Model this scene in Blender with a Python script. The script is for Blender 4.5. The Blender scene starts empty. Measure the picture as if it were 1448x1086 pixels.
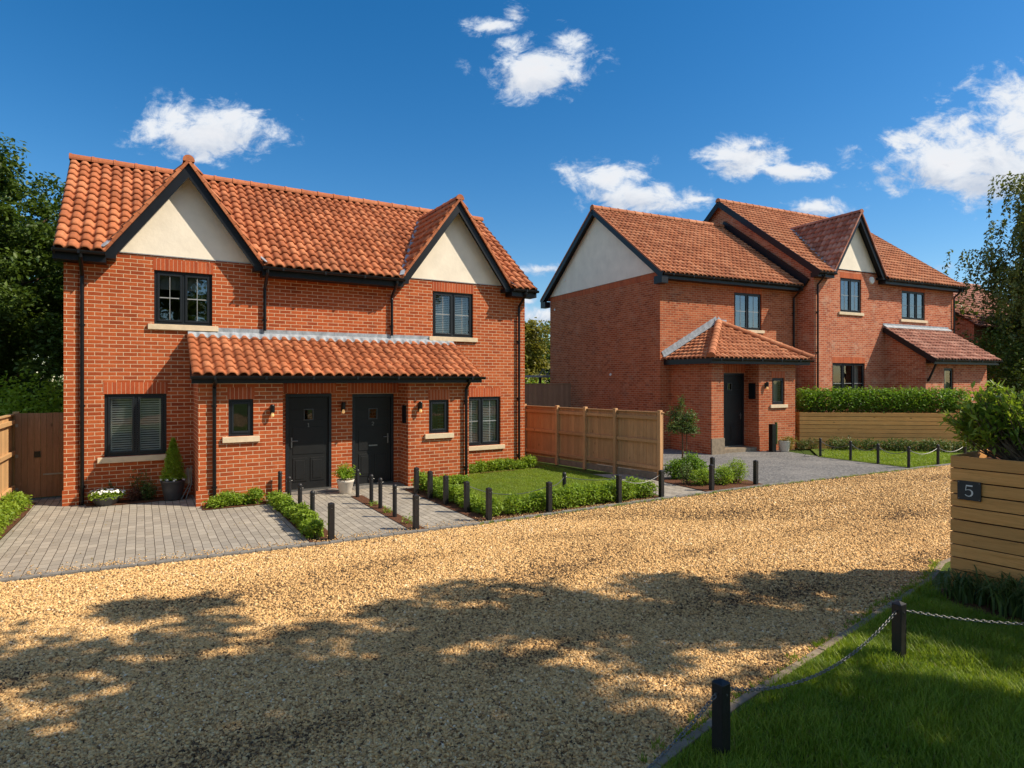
import bpy, bmesh, math, random
import numpy as np
from mathutils import Vector, Matrix
R = math.radians
S = bpy.context.scene
COL = S.collection

# ------------------------------------------------------------------ camera
cam = bpy.data.objects.new("camera", bpy.data.cameras.new("camera"))
COL.objects.link(cam)
cam.location = (0, 0, 2.4)
cam.rotation_euler = (R(90), 0, 0)
cam.data.sensor_width = 36
cam.data.lens = 36 * 870 / 1448
cam.data.shift_y = -6 / 1448
cam.data.clip_end = 2000
S.camera = cam
S.render.resolution_x, S.render.resolution_y = 1024, 768

# ------------------------------------------------------------------ sun + sky
SUN_EL, SUN_AZ = 45.0, -7.0          # azimuth measured from +X towards +Y
sv = Vector((math.cos(R(SUN_EL)) * math.cos(R(SUN_AZ)), math.cos(R(SUN_EL)) * math.sin(R(SUN_AZ)), math.sin(R(SUN_EL))))
sl = bpy.data.lights.new("sun", 'SUN')
sl.energy = 5.0
sl.angle = R(0.5)
sl.color = (1.0, 0.87, 0.68)
so = bpy.data.objects.new("sun", sl)
COL.objects.link(so)
so.rotation_euler = sv.to_track_quat('Z', 'Y').to_euler()
so.location = (20, -5, 30)

S.view_settings.view_transform = 'Standard'
S.view_settings.look = 'None'
S.view_settings.exposure = 0.35
S.view_settings.gamma = 1.0
S.view_settings.use_curve_mapping = False


class NT:
    """tiny node-tree helper"""
    def __init__(s, nt):
        s.t = nt
        nt.nodes.clear()

    def n(s, typ, **k):
        nd = s.t.nodes.new(typ)
        for a, b in k.items():
            if a.startswith('_'):
                setattr(nd, a[1:], b)
        return nd

    def l(s, a, b):
        s.t.links.new(a, b)

    def setin(s, nd, name, v):
        if isinstance(v, bpy.types.NodeSocket):
            s.l(v, nd.inputs[name])
        else:
            nd.inputs[name].default_value = v

    def math(s, op, a, b=0.0, c=None, clamp=False):
        nd = s.n('ShaderNodeMath', _operation=op)
        nd.use_clamp = clamp
        s.setin(nd, 0, a)
        s.setin(nd, 1, b)
        if c is not None:
            s.setin(nd, 2, c)
        return nd.outputs[0]

    def mix(s, f, a, b, bt='MIX'):
        nd = s.n('ShaderNodeMix', _data_type='RGBA', _blend_type=bt)
        s.setin(nd, 0, f)
        s.setin(nd, 6, a)
        s.setin(nd, 7, b)
        return nd.outputs[2]

    def noise(s, vec, scale, detail=4, rough=.55, dist=0.0, out=0):
        nd = s.n('ShaderNodeTexNoise')
        if vec is not None:
            s.l(vec, nd.inputs['Vector'])
        nd.inputs['Scale'].default_value = scale
        nd.inputs['Detail'].default_value = detail
        nd.inputs['Roughness'].default_value = rough
        nd.inputs['Distortion'].default_value = dist
        return nd.outputs[out]

    def ramp(s, f, stops, interp='LINEAR'):
        nd = s.n('ShaderNodeValToRGB')
        nd.color_ramp.interpolation = interp
        e = nd.color_ramp.elements
        while len(e) < len(stops):
            e.new(.5)
        for i, (p, c) in enumerate(stops):
            e[i].position = p
            e[i].color = (c[0], c[1], c[2], 1) if not isinstance(c, (int, float)) else (c, c, c, 1)
        s.l(f, nd.inputs[0])
        return nd.outputs[0]

    def maprange(s, v, a, b, c, d, smooth=False):
        nd = s.n('ShaderNodeMapRange')
        if smooth:
            nd.interpolation_type = 'SMOOTHSTEP'
        s.l(v, nd.inputs[0])
        for i, x in enumerate((a, b, c, d)):
            nd.inputs[i + 1].default_value = x
        return nd.outputs[0]

    def bump(s, h, strength, dist=.01):
        nd = s.n('ShaderNodeBump')
        nd.inputs['Strength'].default_value = strength
        nd.inputs['Distance'].default_value = dist
        s.l(h, nd.inputs['Height'])
        return nd.outputs[0]


W = bpy.data.worlds.new("World")
S.world = W
W.use_nodes = True
w = NT(W.node_tree)
sky = w.n('ShaderNodeTexSky', _sky_type='NISHITA')
sky.sun_disc = False
sky.sun_elevation = R(SUN_EL)
sky.sun_rotation = R(90 - SUN_AZ)
sky.air_density = 1.0
sky.dust_density = 0.3
sky.ozone_density = 2.5
SKY_STRENGTH = 0.11
# deepen the blue of clear air a little
hs = w.n('ShaderNodeHueSaturation')
hs.inputs['Saturation'].default_value = 1.40
w.l(sky.outputs[0], hs.inputs['Color'])
bg = w.n('ShaderNodeBackground')
w.l(hs.outputs[0], bg.inputs[0])
bg.inputs[1].default_value = SKY_STRENGTH
# cumulus clouds: placed by direction on the northern half of the sky (x/y , z/y of the view direction)
tc = w.n('ShaderNodeTexCoord')
sep = w.n('ShaderNodeSeparateXYZ')
w.l(tc.outputs['Generated'], sep.inputs[0])
ysafe = w.math('MAXIMUM', sep.outputs[1], 0.02)
cx = w.math('DIVIDE', sep.outputs[0], ysafe)
cz = w.math('DIVIDE', sep.outputs[2], ysafe)
cmb = w.n('ShaderNodeCombineXYZ')
w.l(cx, cmb.inputs[0])
w.l(w.math('MULTIPLY', cz, 1.5), cmb.inputs[1])
cv = cmb.outputs[0]
clouds = [  # x, z, rx, rz, weight
    (-.500, .405, .105, .045, 1.0), (-.455, .425, .055, .030, .9),
    (.040, .505, .085, .042, 1.0), (.085, .545, .045, .030, .8), (-.035, .575, .045, .018, .72), (.005, .600, .025, .018, .7), (-.01, .545, .03, .015, .6),
    (.155, .325, .065, .035, .95), (.200, .298, .100, .026, .9), (.115, .330, .05, .028, .7),
    (.375, .362, .060, .032, 1.0), (.450, .338, .070, .018, .8), (.400, .385, .04, .02, .75),
    (.305, .293, .034, .008, .62), (.490, .278, .065, .016, .85),
    (.700, .350, .110, .040, 1.1), (.780, .370, .090, .065, 1.2), (.850, .405, .090, .070, 1.2), (.820, .33, .14, .035, 1.1), (.595, .343, .030, .018, .75),
    (.060, .180, .055, .012, .75), (.060, .105, .065, .020, .95), (.020, .130, .05, .012, .7), (.700, .185, .03, .010, .7), (-.93, .3, .05, .03, .9)]
fld = None
num = den = None
for (a, b, rx, rz, wt) in clouds:
    dx = w.math('MULTIPLY', w.math('SUBTRACT', cx, a), 1 / rx)
    dz = w.math('MULTIPLY', w.math('SUBTRACT', cz, b), 1 / rz)
    d2 = w.math('ADD', w.math('MULTIPLY', dx, dx), w.math('MULTIPLY', dz, dz))
    v = w.math('SUBTRACT', wt + .28, w.math('MULTIPLY', w.math('SQRT', d2), .80))
    fld = v if fld is None else w.math('MAXIMUM', fld, v)
    vp = w.math('MAXIMUM', v, 0.0)
    nz_ = w.math('MULTIPLY', vp, dz)
    num = nz_ if num is None else w.math('ADD', num, nz_)
    den = vp if den is None else w.math('ADD', den, vp)
n1 = w.noise(cv, 11.0, 9, .62, .55)
n2 = w.noise(cv, 30.0, 8, .68, .5)
dens = w.math('ADD', fld, w.math('MULTIPLY', w.math('SUBTRACT', n1, .5), 2.7))
dens = w.math('ADD', dens, w.math('MULTIPLY', w.math('SUBTRACT', n2, .5), 1.5))
cov = w.maprange(dens, .22, .95, 0, 1, True)
cov = w.math('MULTIPLY', cov, w.maprange(fld, -.25, .15, 0, 1, True))
front = w.maprange(sep.outputs[1], .05, .15, 0, 1, True)
cov = w.math('MULTIPLY', cov, front)
# broken white cloud, added to the unseen southern sky as neutral fill light
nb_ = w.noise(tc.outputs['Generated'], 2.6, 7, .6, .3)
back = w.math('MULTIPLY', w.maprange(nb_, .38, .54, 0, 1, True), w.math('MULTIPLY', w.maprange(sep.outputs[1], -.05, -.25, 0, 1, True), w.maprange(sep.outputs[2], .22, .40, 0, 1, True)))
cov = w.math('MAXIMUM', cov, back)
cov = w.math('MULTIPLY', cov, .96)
ccol = w.ramp(w.maprange(dens, .5, 2.0, 0, 1), [(0, (.60, .72, .90)), (.35, (.90, .93, .97)), (.75, (.93, .93, .95)), (1, (.78, .80, .85))])
hgt = w.math('ADD', w.math('DIVIDE', num, w.math('MAXIMUM', den, .02)), w.math('MULTIPLY', w.math('SUBTRACT', n1, .5), 2.4))
basef = w.math('MULTIPLY', w.maprange(hgt, .15, -.75, 0, 1, True), w.maprange(fld, .25, .8, 0, .75))
ccol = w.mix(basef, ccol, (.50, .57, .70, 1))
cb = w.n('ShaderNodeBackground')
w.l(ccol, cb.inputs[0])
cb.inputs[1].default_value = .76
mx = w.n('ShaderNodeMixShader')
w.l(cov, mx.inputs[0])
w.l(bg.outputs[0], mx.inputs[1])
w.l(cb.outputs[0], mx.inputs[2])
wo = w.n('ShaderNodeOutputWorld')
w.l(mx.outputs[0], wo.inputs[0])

random.seed(7)
rng = np.random.default_rng(11)


# ------------------------------------------------------------------ tagging
def tag(o, label=None, cat=None, group=None, kind=None):
    if label: o['label'] = label
    if cat: o['category'] = cat
    if group: o['group'] = group
    if kind: o['kind'] = kind
    return o


def empty(name, loc, rz=0, label=None, cat=None, group=None):
    o = bpy.data.objects.new(name, None)
    o.empty_display_size = .2
    COL.objects.link(o)
    o.location = loc
    o.rotation_euler = (0, 0, rz)
    return tag(o, label, cat, group)


# ------------------------------------------------------------------ mesh builders
class MB:
    def __init__(s):
        s.v, s.f, s.t = [], [], []

    def add(s, vs, fs, tint=None):
        b = len(s.v)
        s.v += [tuple(x) for x in vs]
        t = random.random() if tint is None else tint
        for f in fs:
            s.f.append([i + b for i in f])
            s.t.append(t)

    def box(s, x0, x1, y0, y1, z0, z1, tint=None):
        s.add([(x0, y0, z0), (x1, y0, z0), (x1, y1, z0), (x0, y1, z0), (x0, y0, z1), (x1, y0, z1), (x1, y1, z1), (x0, y1, z1)],
              [(0, 3, 2, 1), (4, 5, 6, 7), (0, 1, 5, 4), (1, 2, 6, 5), (2, 3, 7, 6), (3, 0, 4, 7)], tint)

    def bar(s, p, q, wd, ht, up=(0, 0, 1), tint=None):
        """box from p to q, width wd sideways, height ht along 'up'"""
        p, q = Vector(p), Vector(q)
        d = (q - p).normalized()
        u = Vector(up)
        r = d.cross(u).normalized()
        u = r.cross(d).normalized()
        vs = []
        for P in (p, q):
            for a, b in ((-1, -1), (1, -1), (1, 1), (-1, 1)):
                vs.append(P + r * (a * wd / 2) + u * (b * ht / 2))
        s.add(vs, [(0, 1, 2, 3), (7, 6, 5, 4), (0, 4, 5, 1), (1, 5, 6, 2), (2, 6, 7, 3), (3, 7, 4, 0)], tint)

    def tube(s, pts, r, n=8, tint=None, caps=True):
        pts = [Vector(p) for p in pts]
        rs = r if isinstance(r, (list, tuple)) else [r] * len(pts)
        vs, fs = [], []
        ref = None
        for i, p in enumerate(pts):
            d = (pts[min(i + 1, len(pts) - 1)] - pts[max(i - 1, 0)]).normalized()
            if ref is None:
                ref = Vector((0, 0, 1)) if abs(d.z) < .9 else Vector((1, 0, 0))
            a = d.cross(ref).normalized()
            b = a.cross(d).normalized()
            ref = b
            for k in range(n):
                th = 2 * math.pi * k / n
                vs.append(p + (a * math.cos(th) + b * math.sin(th)) * rs[i])
        for i in range(len(pts) - 1):
            for k in range(n):
                k2 = (k + 1) % n
                fs.append((i * n + k, i * n + k2, (i + 1) * n + k2, (i + 1) * n + k))
        if caps:
            fs.append(tuple(range(n))[::-1])
            fs.append(tuple((len(pts) - 1) * n + k for k in range(n)))
        s.add(vs, fs, tint)

    def lathe(s, prof, c=(0, 0, 0), n=24, tint=None):
        vs, fs = [], []
        for (r, z) in prof:
            for k in range(n):
                th = 2 * math.pi * k / n
                vs.append((c[0] + r * math.cos(th), c[1] + r * math.sin(th), c[2] + z))
        for i in range(len(prof) - 1):
            for k in range(n):
                k2 = (k + 1) % n
                fs.append((i * n + k, i * n + k2, (i + 1) * n + k2, (i + 1) * n + k))
        s.add(vs, fs, tint)

    def prism(s, poly, axis, a, b, tint=None):
        """extrude 2-D polygon along axis ('x': poly in yz, 'y': poly in xz, 'z': poly in xy) from a to b"""
        def P(u, v, k):
            return {'x': (k, u, v), 'y': (u, k, v), 'z': (u, v, k)}[axis]
        n = len(poly)
        vs = [P(u, v, a) for u, v in poly] + [P(u, v, b) for u, v in poly]
        fs = [tuple(range(n)), tuple(range(2 * n - 1, n - 1, -1))]
        for i in range(n):
            j = (i + 1) % n
            fs.append((i, i + n, j + n, j))
        s.add(vs, fs, tint)

    def quad(s, a, b, c, d, tint=None):
        s.add([a, b, c, d], [(0, 1, 2, 3)], tint)

    def build(s, name, mat, parent=None, smooth=False, bevel=0.0, fix=True):
        me = bpy.data.meshes.new(name)
        me.from_pydata(s.v, [], s.f)
        at = me.attributes.new('tint', 'FLOAT', 'FACE')
        at.data.foreach_set('value', s.t)
        if fix:
            bm = bmesh.new()
            bm.from_mesh(me)
            bmesh.ops.recalc_face_normals(bm, faces=bm.faces)
            bm.to_mesh(me)
            bm.free()
        return link(name, me, mat, parent, smooth, bevel)


def link(name, me, mat, parent=None, smooth=False, bevel=0.0):
    me.materials.append(mat)
    if smooth:
        me.polygons.foreach_set('use_smooth', [True] * len(me.polygons))
    o = bpy.data.objects.new(name, me)
    COL.objects.link(o)
    if parent is not None:
        o.parent = parent
    if bevel:
        m = o.modifiers.new('bevel', 'BEVEL')
        m.width = bevel
        m.segments = 2
        m.limit_method = 'ANGLE'
    return o


def npmesh(name, V, F, tint, mat, parent=None, smooth=False):
    """V (n,3), F (m,k) constant k, tint (m,)"""
    me = bpy.data.meshes.new(name)
    n, (m, k) = len(V), F.shape
    me.vertices.add(n)
    me.vertices.foreach_set('co', np.ascontiguousarray(V, dtype=np.float32).ravel())
    me.loops.add(m * k)
    me.loops.foreach_set('vertex_index', np.ascontiguousarray(F, dtype=np.int32).ravel())
    me.polygons.add(m)
    me.polygons.foreach_set('loop_start', np.arange(0, m * k, k, dtype=np.int32))
    me.update(calc_edges=True)
    at = me.attributes.new('tint', 'FLOAT', 'FACE')
    at.data.foreach_set('value', np.ascontiguousarray(tint, dtype=np.float32))
    return link(name, me, mat, parent, smooth)


# ------------------------------------------------------------------ materials
def new_mat(name):
    m = bpy.data.materials.new(name)
    m.use_nodes = True
    t = NT(m.node_tree)
    p = t.n('ShaderNodeBsdfPrincipled')
    o = t.n('ShaderNodeOutputMaterial')
    t.l(p.outputs[0], o.inputs[0])
    return m, t, p, o


def c4(c):
    return (c[0], c[1], c[2], 1)


def tintout(t):
    a = t.n('ShaderNodeAttribute', _attribute_name='tint')
    return a.outputs['Fac']


def objco(t):
    return t.n('ShaderNodeTexCoord').outputs['Object']


def plain(name, col, rough=.6, var=.15, scale=12, metal=0.0, bump=0.0, spec=.5):
    m, t, p, o = new_mat(name)
    oc = objco(t)
    nz = t.noise(oc, scale, 5)
    c = t.mix(t.maprange(nz, .3, .7, 0, 1), c4([x * (1 - var) for x in col]), c4([min(1, x * (1 + var)) for x in col]))
    t.l(c, p.inputs['Base Color'])
    p.inputs['Roughness'].default_value = rough
    p.inputs['Metallic'].default_value = metal
    p.inputs['Specular IOR Level'].default_value = spec
    if bump:
        t.l(t.bump(t.noise(oc, scale * 6, 3), bump, .01), p.inputs['Normal'])
    return m


def brick_mat(name, cols, mortar, bw=.235, bh=.0775, msize=.0095, soldier=False, effl=0.0):
    m, t, p, o = new_mat(name)
    oc = objco(t)
    sp = t.n('ShaderNodeSeparateXYZ')
    t.l(oc, sp.inputs[0])
    u = t.math('ADD', sp.outputs[0], sp.outputs[1])
    cm = t.n('ShaderNodeCombineXYZ')
    if soldier:
        t.l(u, cm.inputs[0])
        t.l(t.math('ADD', sp.outputs[2], 0.0), cm.inputs[1])
    else:
        t.l(u, cm.inputs[0])
        t.l(sp.outputs[2], cm.inputs[1])
    # slight wobble of the courses
    wob = t.noise(oc, 9, 2, .5, out=1)
    vm = t.n('ShaderNodeVectorMath', _operation='MULTIPLY_ADD')
    t.l(wob, vm.inputs[0])
    vm.inputs[1].default_value = (.006, .006, 0)
    t.l(cm.outputs[0], vm.inputs[2])
    b = t.n('ShaderNodeTexBrick')
    t.l(vm.outputs[0], b.inputs['Vector'])
    b.inputs['Scale'].default_value = 1
    b.inputs['Mortar Size'].default_value = msize / 2
    b.inputs['Mortar Smooth'].default_value = .35
    b.inputs['Bias'].default_value = 0
    b.inputs['Brick Width'].default_value = .075 if soldier else bw
    b.inputs['Row Height'].default_value = 5.0 if soldier else bh
    b.offset = 0 if soldier else .5
    b.inputs['Color1'].default_value = (0, 0, 0, 1)
    b.inputs['Color2'].default_value = (1, 1, 1, 1)
    b.inputs['Mortar'].default_value = (.5, .5, .5, 1)
    bc = t.ramp(b.outputs['Color'], [(0, cols[0]), (.3, cols[1]), (.65, cols[2]), (1, cols[3])])
    mott = t.noise(oc, 26, 5, .65)
    bc = t.mix(t.maprange(mott, .3, .75, 0, .55), bc, c4([x * .55 for x in cols[1]]))
    big = t.noise(oc, .9, 3)
    bc = t.mix(t.maprange(big, .35, .7, 0, .30), bc, c4(cols[3]))
    pt = t.noise(oc, 2.4, 5, .7, .4)
    bc = t.mix(t.maprange(pt, .55, .72, 0, .5), bc, c4([x * .5 for x in cols[0]]))
    if effl:
        e = t.noise(oc, 2.3, 6, .7, .3)
        bc = t.mix(t.maprange(e, .52, .72, 0, effl), bc, (.62, .47, .36, 1))
    mn = t.noise(oc, 14, 4)
    mc = t.mix(mn, c4([x * .72 for x in mortar]), c4(mortar))
    col = t.mix(b.outputs['Fac'], bc, mc)
    # grime: damp darker streaking, runs vertically
    mp = t.n('ShaderNodeMapping')
    mp.inputs['Scale'].default_value = (3, 3, .35)
    t.l(oc, mp.inputs[0])
    gr = t.noise(mp.outputs[0], 1.3, 5, .6)
    col = t.mix(t.maprange(gr, .5, .8, 0, .35), col, t.mix(.5, col, (.10, .045, .03, 1)))
    t.l(col, p.inputs['Base Color'])
    p.inputs['Roughness'].default_value = .9
    p.inputs['Specular IOR Level'].default_value = .15
    h = t.math('ADD', t.math('MULTIPLY', b.outputs['Fac'], -1.0), t.math('MULTIPLY', mott, .45))
    t.l(t.bump(h, .8, .008), p.inputs['Normal'])
    return m


def tile_mat(name, cols, dark):
    m, t, p, o = new_mat(name)
    oc = objco(t)
    c = t.ramp(tintout(t), [(0, cols[0]), (.35, cols[1]), (.7, cols[2]), (1, cols[3])])
    n = t.noise(oc, 16, 5, .65)
    c = t.mix(t.maprange(n, .42, .78, 0, .6), c, c4(dark))
    g = t.noise(oc, 1.1, 4, .6)
    c = t.mix(t.maprange(g, .42, .75, 0, .5), c, c4(dark))
    li = t.noise(oc, 5.5, 6, .8)
    c = t.mix(t.maprange(li, .68, .78, 0, .5), c, (.20, .22, .10, 1))
    t.l(c, p.inputs['Base Color'])
    p.inputs['Roughness'].default_value = .78
    p.inputs['Specular IOR Level'].default_value = .3
    t.l(t.bump(t.noise(oc, 60, 3), .35, .006), p.inputs['Normal'])
    return m


def wood_mat(name, c1, c2, axis=2, gscale=40, knots=True, rough=.75):
    m, t, p, o = new_mat(name)
    oc = objco(t)
    tn = tintout(t)
    mp = t.n('ShaderNodeMapping')
    sc = [1.0, 1.0, 1.0]
    sc[axis] = .06
    mp.inputs['Scale'].default_value = sc
    t.l(oc, mp.inputs[0])
    of = t.n('ShaderNodeCombineXYZ')
    for i in range(3):
        t.l(t.math('MULTIPLY', tn, 13.7 + 5 * i), of.inputs[i])
    t.l(of.outputs[0], mp.inputs['Location'])
    gr = t.noise(mp.outputs[0], gscale, 6, .65, .6)
    c = t.mix(t.maprange(gr, .3, .7, 0, 1), c4(c1), c4(c2))
    c = t.mix(t.math('MULTIPLY', tn, .6), c, c4([x * .5 for x in c1]))
    fg = t.noise(mp.outputs[0], gscale * 2.6, 4, .7, 1.0)
    c = t.mix(t.maprange(fg, .55, .7, 0, .55), c, c4([x * .45 for x in c2]))
    if knots:
        mp2 = t.n('ShaderNodeMapping')
        s2 = [1.0, 1.0, 1.0]
        s2[axis] = .45
        mp2.inputs['Scale'].default_value = s2
        t.l(oc, mp2.inputs[0])
        vo = t.n('ShaderNodeTexVoronoi')
        vo.inputs['Scale'].default_value = 4.2
        t.l(mp2.outputs[0], vo.inputs['Vector'])
        c = t.mix(t.maprange(vo.outputs['Distance'], .04, .10, .8, 0), c, c4([x * .22 for x in c1]))
    st = t.noise(oc, 2.2, 4)
    c = t.mix(t.maprange(st, .45, .75, 0, .35), c, c4([x * .5 for x in c1]))
    t.l(c, p.inputs['Base Color'])
    p.inputs['Roughness'].default_value = rough
    p.inputs['Specular IOR Level'].default_value = .25
    t.l(t.bump(gr, .35, .004), p.inputs['Normal'])
    return m


def leaf_mat(name, ca, cb, trans=.35, rough=.5):
    m, t, p, o = new_mat(name)
    tn = tintout(t)
    c = t.mix(tn, c4(ca), c4(cb))
    n = t.noise(objco(t), 1.3, 3)
    c = t.mix(t.maprange(n, .4, .75, 0, .45), c, c4([cb[0] * 1.15, cb[1] * 1.0, cb[2] * .8]))
    t.l(c, p.inputs['Base Color'])
    p.inputs['Roughness'].default_value = rough
    p.inputs['Specular IOR Level'].default_value = .35
    tr = t.n('ShaderNodeBsdfTranslucent')
    t.l(t.mix(.5, c, (cb[0] * 1.6, cb[1] * 1.6, cb[2] * .6, 1)), tr.inputs[0])
    mx = t.n('ShaderNodeMixShader')
    mx.inputs[0].default_value = trans
    t.l(p.outputs[0], mx.inputs[1])
    t.l(tr.outputs[0], mx.inputs[2])
    t.l(mx.outputs[0], o.inputs[0])
    return m


M = {}
M['brick'] = brick_mat('brick_orange_red', [(.28, .052, .020), (.40, .080, .024), (.47, .100, .030), (.55, .140, .046)], (.80, .58, .38), msize=.0135)
M['brick_b'] = brick_mat('brick_pinkish_red', [(.25, .055, .025), (.37, .085, .034), (.45, .115, .046), (.53, .165, .075)], (.56, .36, .22), msize=.016, effl=.2)
M['brick_c'] = brick_mat('brick_weathered', [(.30, .060, .030), (.43, .100, .046), (.52, .140, .066), (.60, .22, .12)], (.66, .46, .32), msize=.016, effl=.45)
M['soldier'] = brick_mat('brick_soldier', [(.34, .065, .028), (.44, .090, .034), (.50, .11, .040), (.56, .14, .055)], (.78, .50, .32), soldier=True)
M['tile'] = tile_mat('clay_pantile', [(.40, .125, .048), (.48, .155, .062), (.53, .178, .073), (.60, .225, .10)], (.16, .050, .024))
M['tile_b'] = tile_mat('clay_pantile_brown', [(.38, .125, .054), (.46, .165, .070), (.52, .195, .088), (.60, .26, .13)], (.20, .07, .035))
M['tile_c'] = tile_mat('clay_pantile_dull', [(.30, .11, .07), (.38, .15, .10), (.46, .20, .14), (.55, .28, .20)], (.15, .07, .05))
M['render'] = plain('cream_render', (.84, .77, .65), .9, .075, 2.2, bump=.35, spec=.1)
M['trim'] = plain('black_trim', (.007, .009, .013), .42, .2, 6, spec=.3)
M['pipe'] = plain('black_pipe', (.004, .004, .005), .35, .2, 6, spec=.35)
M['frame'] = plain('anthracite_frame', (.010, .014, .019), .42, .12, 5, spec=.35)
M['door'] = plain('anthracite_door', (.011, .012, .013), .48, .12, 5, spec=.3)
M['bar'] = plain('glazing_bar', (.30, .32, .33), .5, .05)
M['sill'] = plain('limestone_sill', (.66, .54, .38), .85, .10, 9, bump=.2, spec=.2)
M['lead'] = plain('lead_flashing', (.30, .33, .37), .5, .3, 7, bump=.3)
M['metal'] = plain('brushed_steel', (.24, .24, .235), .5, .1, 30, metal=1.0)
M['white'] = plain('white_plastic', (.75, .75, .73), .5, .04)
M['blind'] = plain('blind_slat', (.80, .80, .76), .6, .05)
M['curtain'] = plain('curtain', (.55, .53, .48), .9, .1, 4)
M['concrete'] = plain('concrete', (.25, .20, .145), .9, .22, 10, bump=.5, spec=.2)
M['kerb'] = plain('kerb_block', (.20, .19, .175), .85, .25, 14, bump=.5, spec=.2)
M['soil'] = plain('bark_mulch', (.13, .060, .035), .95, .55, 45, bump=1.0, spec=.1)
M['bollard'] = plain('bollard_black', (.010, .009, .010), .5, .35, 14, bump=.15)
M['bark'] = plain('bark', (.12, .085, .055), .95, .4, 15, bump=1.0, spec=.1)
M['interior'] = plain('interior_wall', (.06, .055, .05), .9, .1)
M['potgrey'] = plain('grey_glazed_pot', (.055, .058, .064), .38, .2, 8)
M['potwhite'] = plain('cream_pot', (.62, .56, .48), .7, .12, 8, bump=.2)
M['petal'] = plain('white_petal', (.85, .85, .82), .6, .04)
M['slate'] = plain('slate_plaque', (.018, .020, .024), .45, .25, 18)
M['wood_new'] = wood_mat('fence_blonde', (.72, .45, .22), (.56, .32, .14))
M['wood_fence'] = wood_mat('fence_orange', (.66, .39, .20), (.48, .255, .115))
M['wood_gate'] = wood_mat('gate_brown', (.33, .19, .11), (.20, .11, .06))
M['wood_grey'] = wood_mat('fence_greybrown', (.30, .215, .15), (.20, .14, .10))
M['wood_slat'] = wood_mat('planter_slat', (.92, .47, .16), (.70, .32, .09), axis=0, gscale=30)
M['leaf_big'] = leaf_mat('leaf_dark', (.020, .056, .010), (.11, .17, .028), .28)
M['leaf_birch'] = leaf_mat('leaf_birch', (.05, .09, .025), (.19, .22, .06), .35)
M['leaf_box'] = leaf_mat('leaf_box', (.10, .20, .02), (.30, .42, .045), .4)
M['leaf_hedge'] = leaf_mat('leaf_laurel', (.05, .13, .016), (.20, .34, .035), .35)
M['leaf_conifer'] = leaf_mat('leaf_conifer', (.10, .22, .02), (.32, .46, .04), .35)
M['leaf_shrub'] = leaf_mat('leaf_shrub', (.07, .16, .018), (.30, .40, .05), .4)
M['leaf_olive'] = leaf_mat('leaf_olive', (.04, .085, .025), (.13, .19, .05), .25)
M['leaf_yel'] = leaf_mat('leaf_yellowish', (.11, .13, .025), (.27, .24, .045), .3)
M['leaf_red'] = leaf_mat('leaf_red', (.07, .025, .02), (.16, .08, .05), .2)
M['grass'] = leaf_mat('grass_blade', (.09, .18, .014), (.30, .40, .04), .4, .45)
M['dry'] = leaf_mat('grass_dry', (.22, .18, .06), (.36, .28, .11), .3)


def glass_mat(name='window_glass', lo=.15):
    m, t, p, o = new_mat(name)
    t.t.nodes.remove(p)
    lw = t.n('ShaderNodeLayerWeight')
    lw.inputs[0].default_value = .35
    gl = t.n('ShaderNodeBsdfGlossy')
    gl.inputs['Roughness'].default_value = .02
    gl.inputs['Color'].default_value = (.9, .95, 1, 1)
    tr = t.n('ShaderNodeBsdfTransparent')
    tr.inputs[0].default_value = (.78, .82, .82, 1) if lo < .1 else (.45, .5, .52, 1)
    # slight float-glass unevenness
    t.l(t.bump(t.noise(objco(t), 1.6, 2), .06, .05), gl.inputs['Normal'])
    mx = t.n('ShaderNodeMixShader')
    t.l(t.maprange(lw.outputs['Fresnel'], 0, 1, lo, .9), mx.inputs[0])
    t.l(tr.outputs[0], mx.inputs[1])
    t.l(gl.outputs[0], mx.inputs[2])
    t.l(mx.outputs[0], o.inputs[0])
    return m


M['glass'] = glass_mat()
M['glass_low'] = glass_mat('clear_glass', .055)


def bulb_mat():
    m, t, p, o = new_mat('amber_bulb')
    p.inputs['Base Color'].default_value = (.75, .48, .2, 1)
    p.inputs['Roughness'].default_value = .15
    p.inputs['Emission Color'].default_value = (1, .55, .2, 1)
    p.inputs['Emission Strength'].default_value = .35
    return m


M['bulb'] = bulb_mat()


def gravel_mat(name, near=True):
    m, t, p, o = new_mat(name)
    oc = objco(t)
    v1 = t.n('ShaderNodeTexVoronoi')
    v1.inputs['Scale'].default_value = 46
    t.l(oc, v1.inputs['Vector'])
    sepc = t.n('ShaderNodeSeparateColor')
    t.l(v1.outputs['Color'], sepc.inputs[0])
    c = t.ramp(sepc.outputs[0], [(0, (.15, .09, .04)), (.2, (.32, .195, .08)), (.55, (.52, .33, .14)), (.85, (.64, .43, .19)), (1, (.74, .56, .33))])
    c = t.mix(t.maprange(v1.outputs['Distance'], .35, .75, 0, .75), c, (.17, .10, .05, 1))
    big = t.noise(oc, .55, 4, .6)
    c = t.mix(t.maprange(big, .35, .7, 0, .22), c, (.34, .21, .10, 1))
    # faint wheel tracks running along the lane
    mp = t.n('ShaderNodeMapping')
    mp.inputs['Rotation'].default_value = (0, 0, R(-31))
    mp.inputs['Scale'].default_value = (.05, 1, 1)
    t.l(oc, mp.inputs[0])
    tr = t.noise(mp.outputs[0], 1.5, 3)
    c = t.mix(t.maprange(tr, .5, .68, 0, .30), c, (.36, .23, .12, 1))
    t.l(c, p.inputs['Base Color'])
    p.inputs['Roughness'].default_value = .9
    p.inputs['Specular IOR Level'].default_value = .15
    h = t.math('SUBTRACT', t.math('MULTIPLY', sepc.outputs[1], .8), v1.outputs['Distance'])
    t.l(t.bump(h, 1.0, .02), p.inputs['Normal'])
    return m


M['gravel'] = gravel_mat('gravel_ground')


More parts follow.
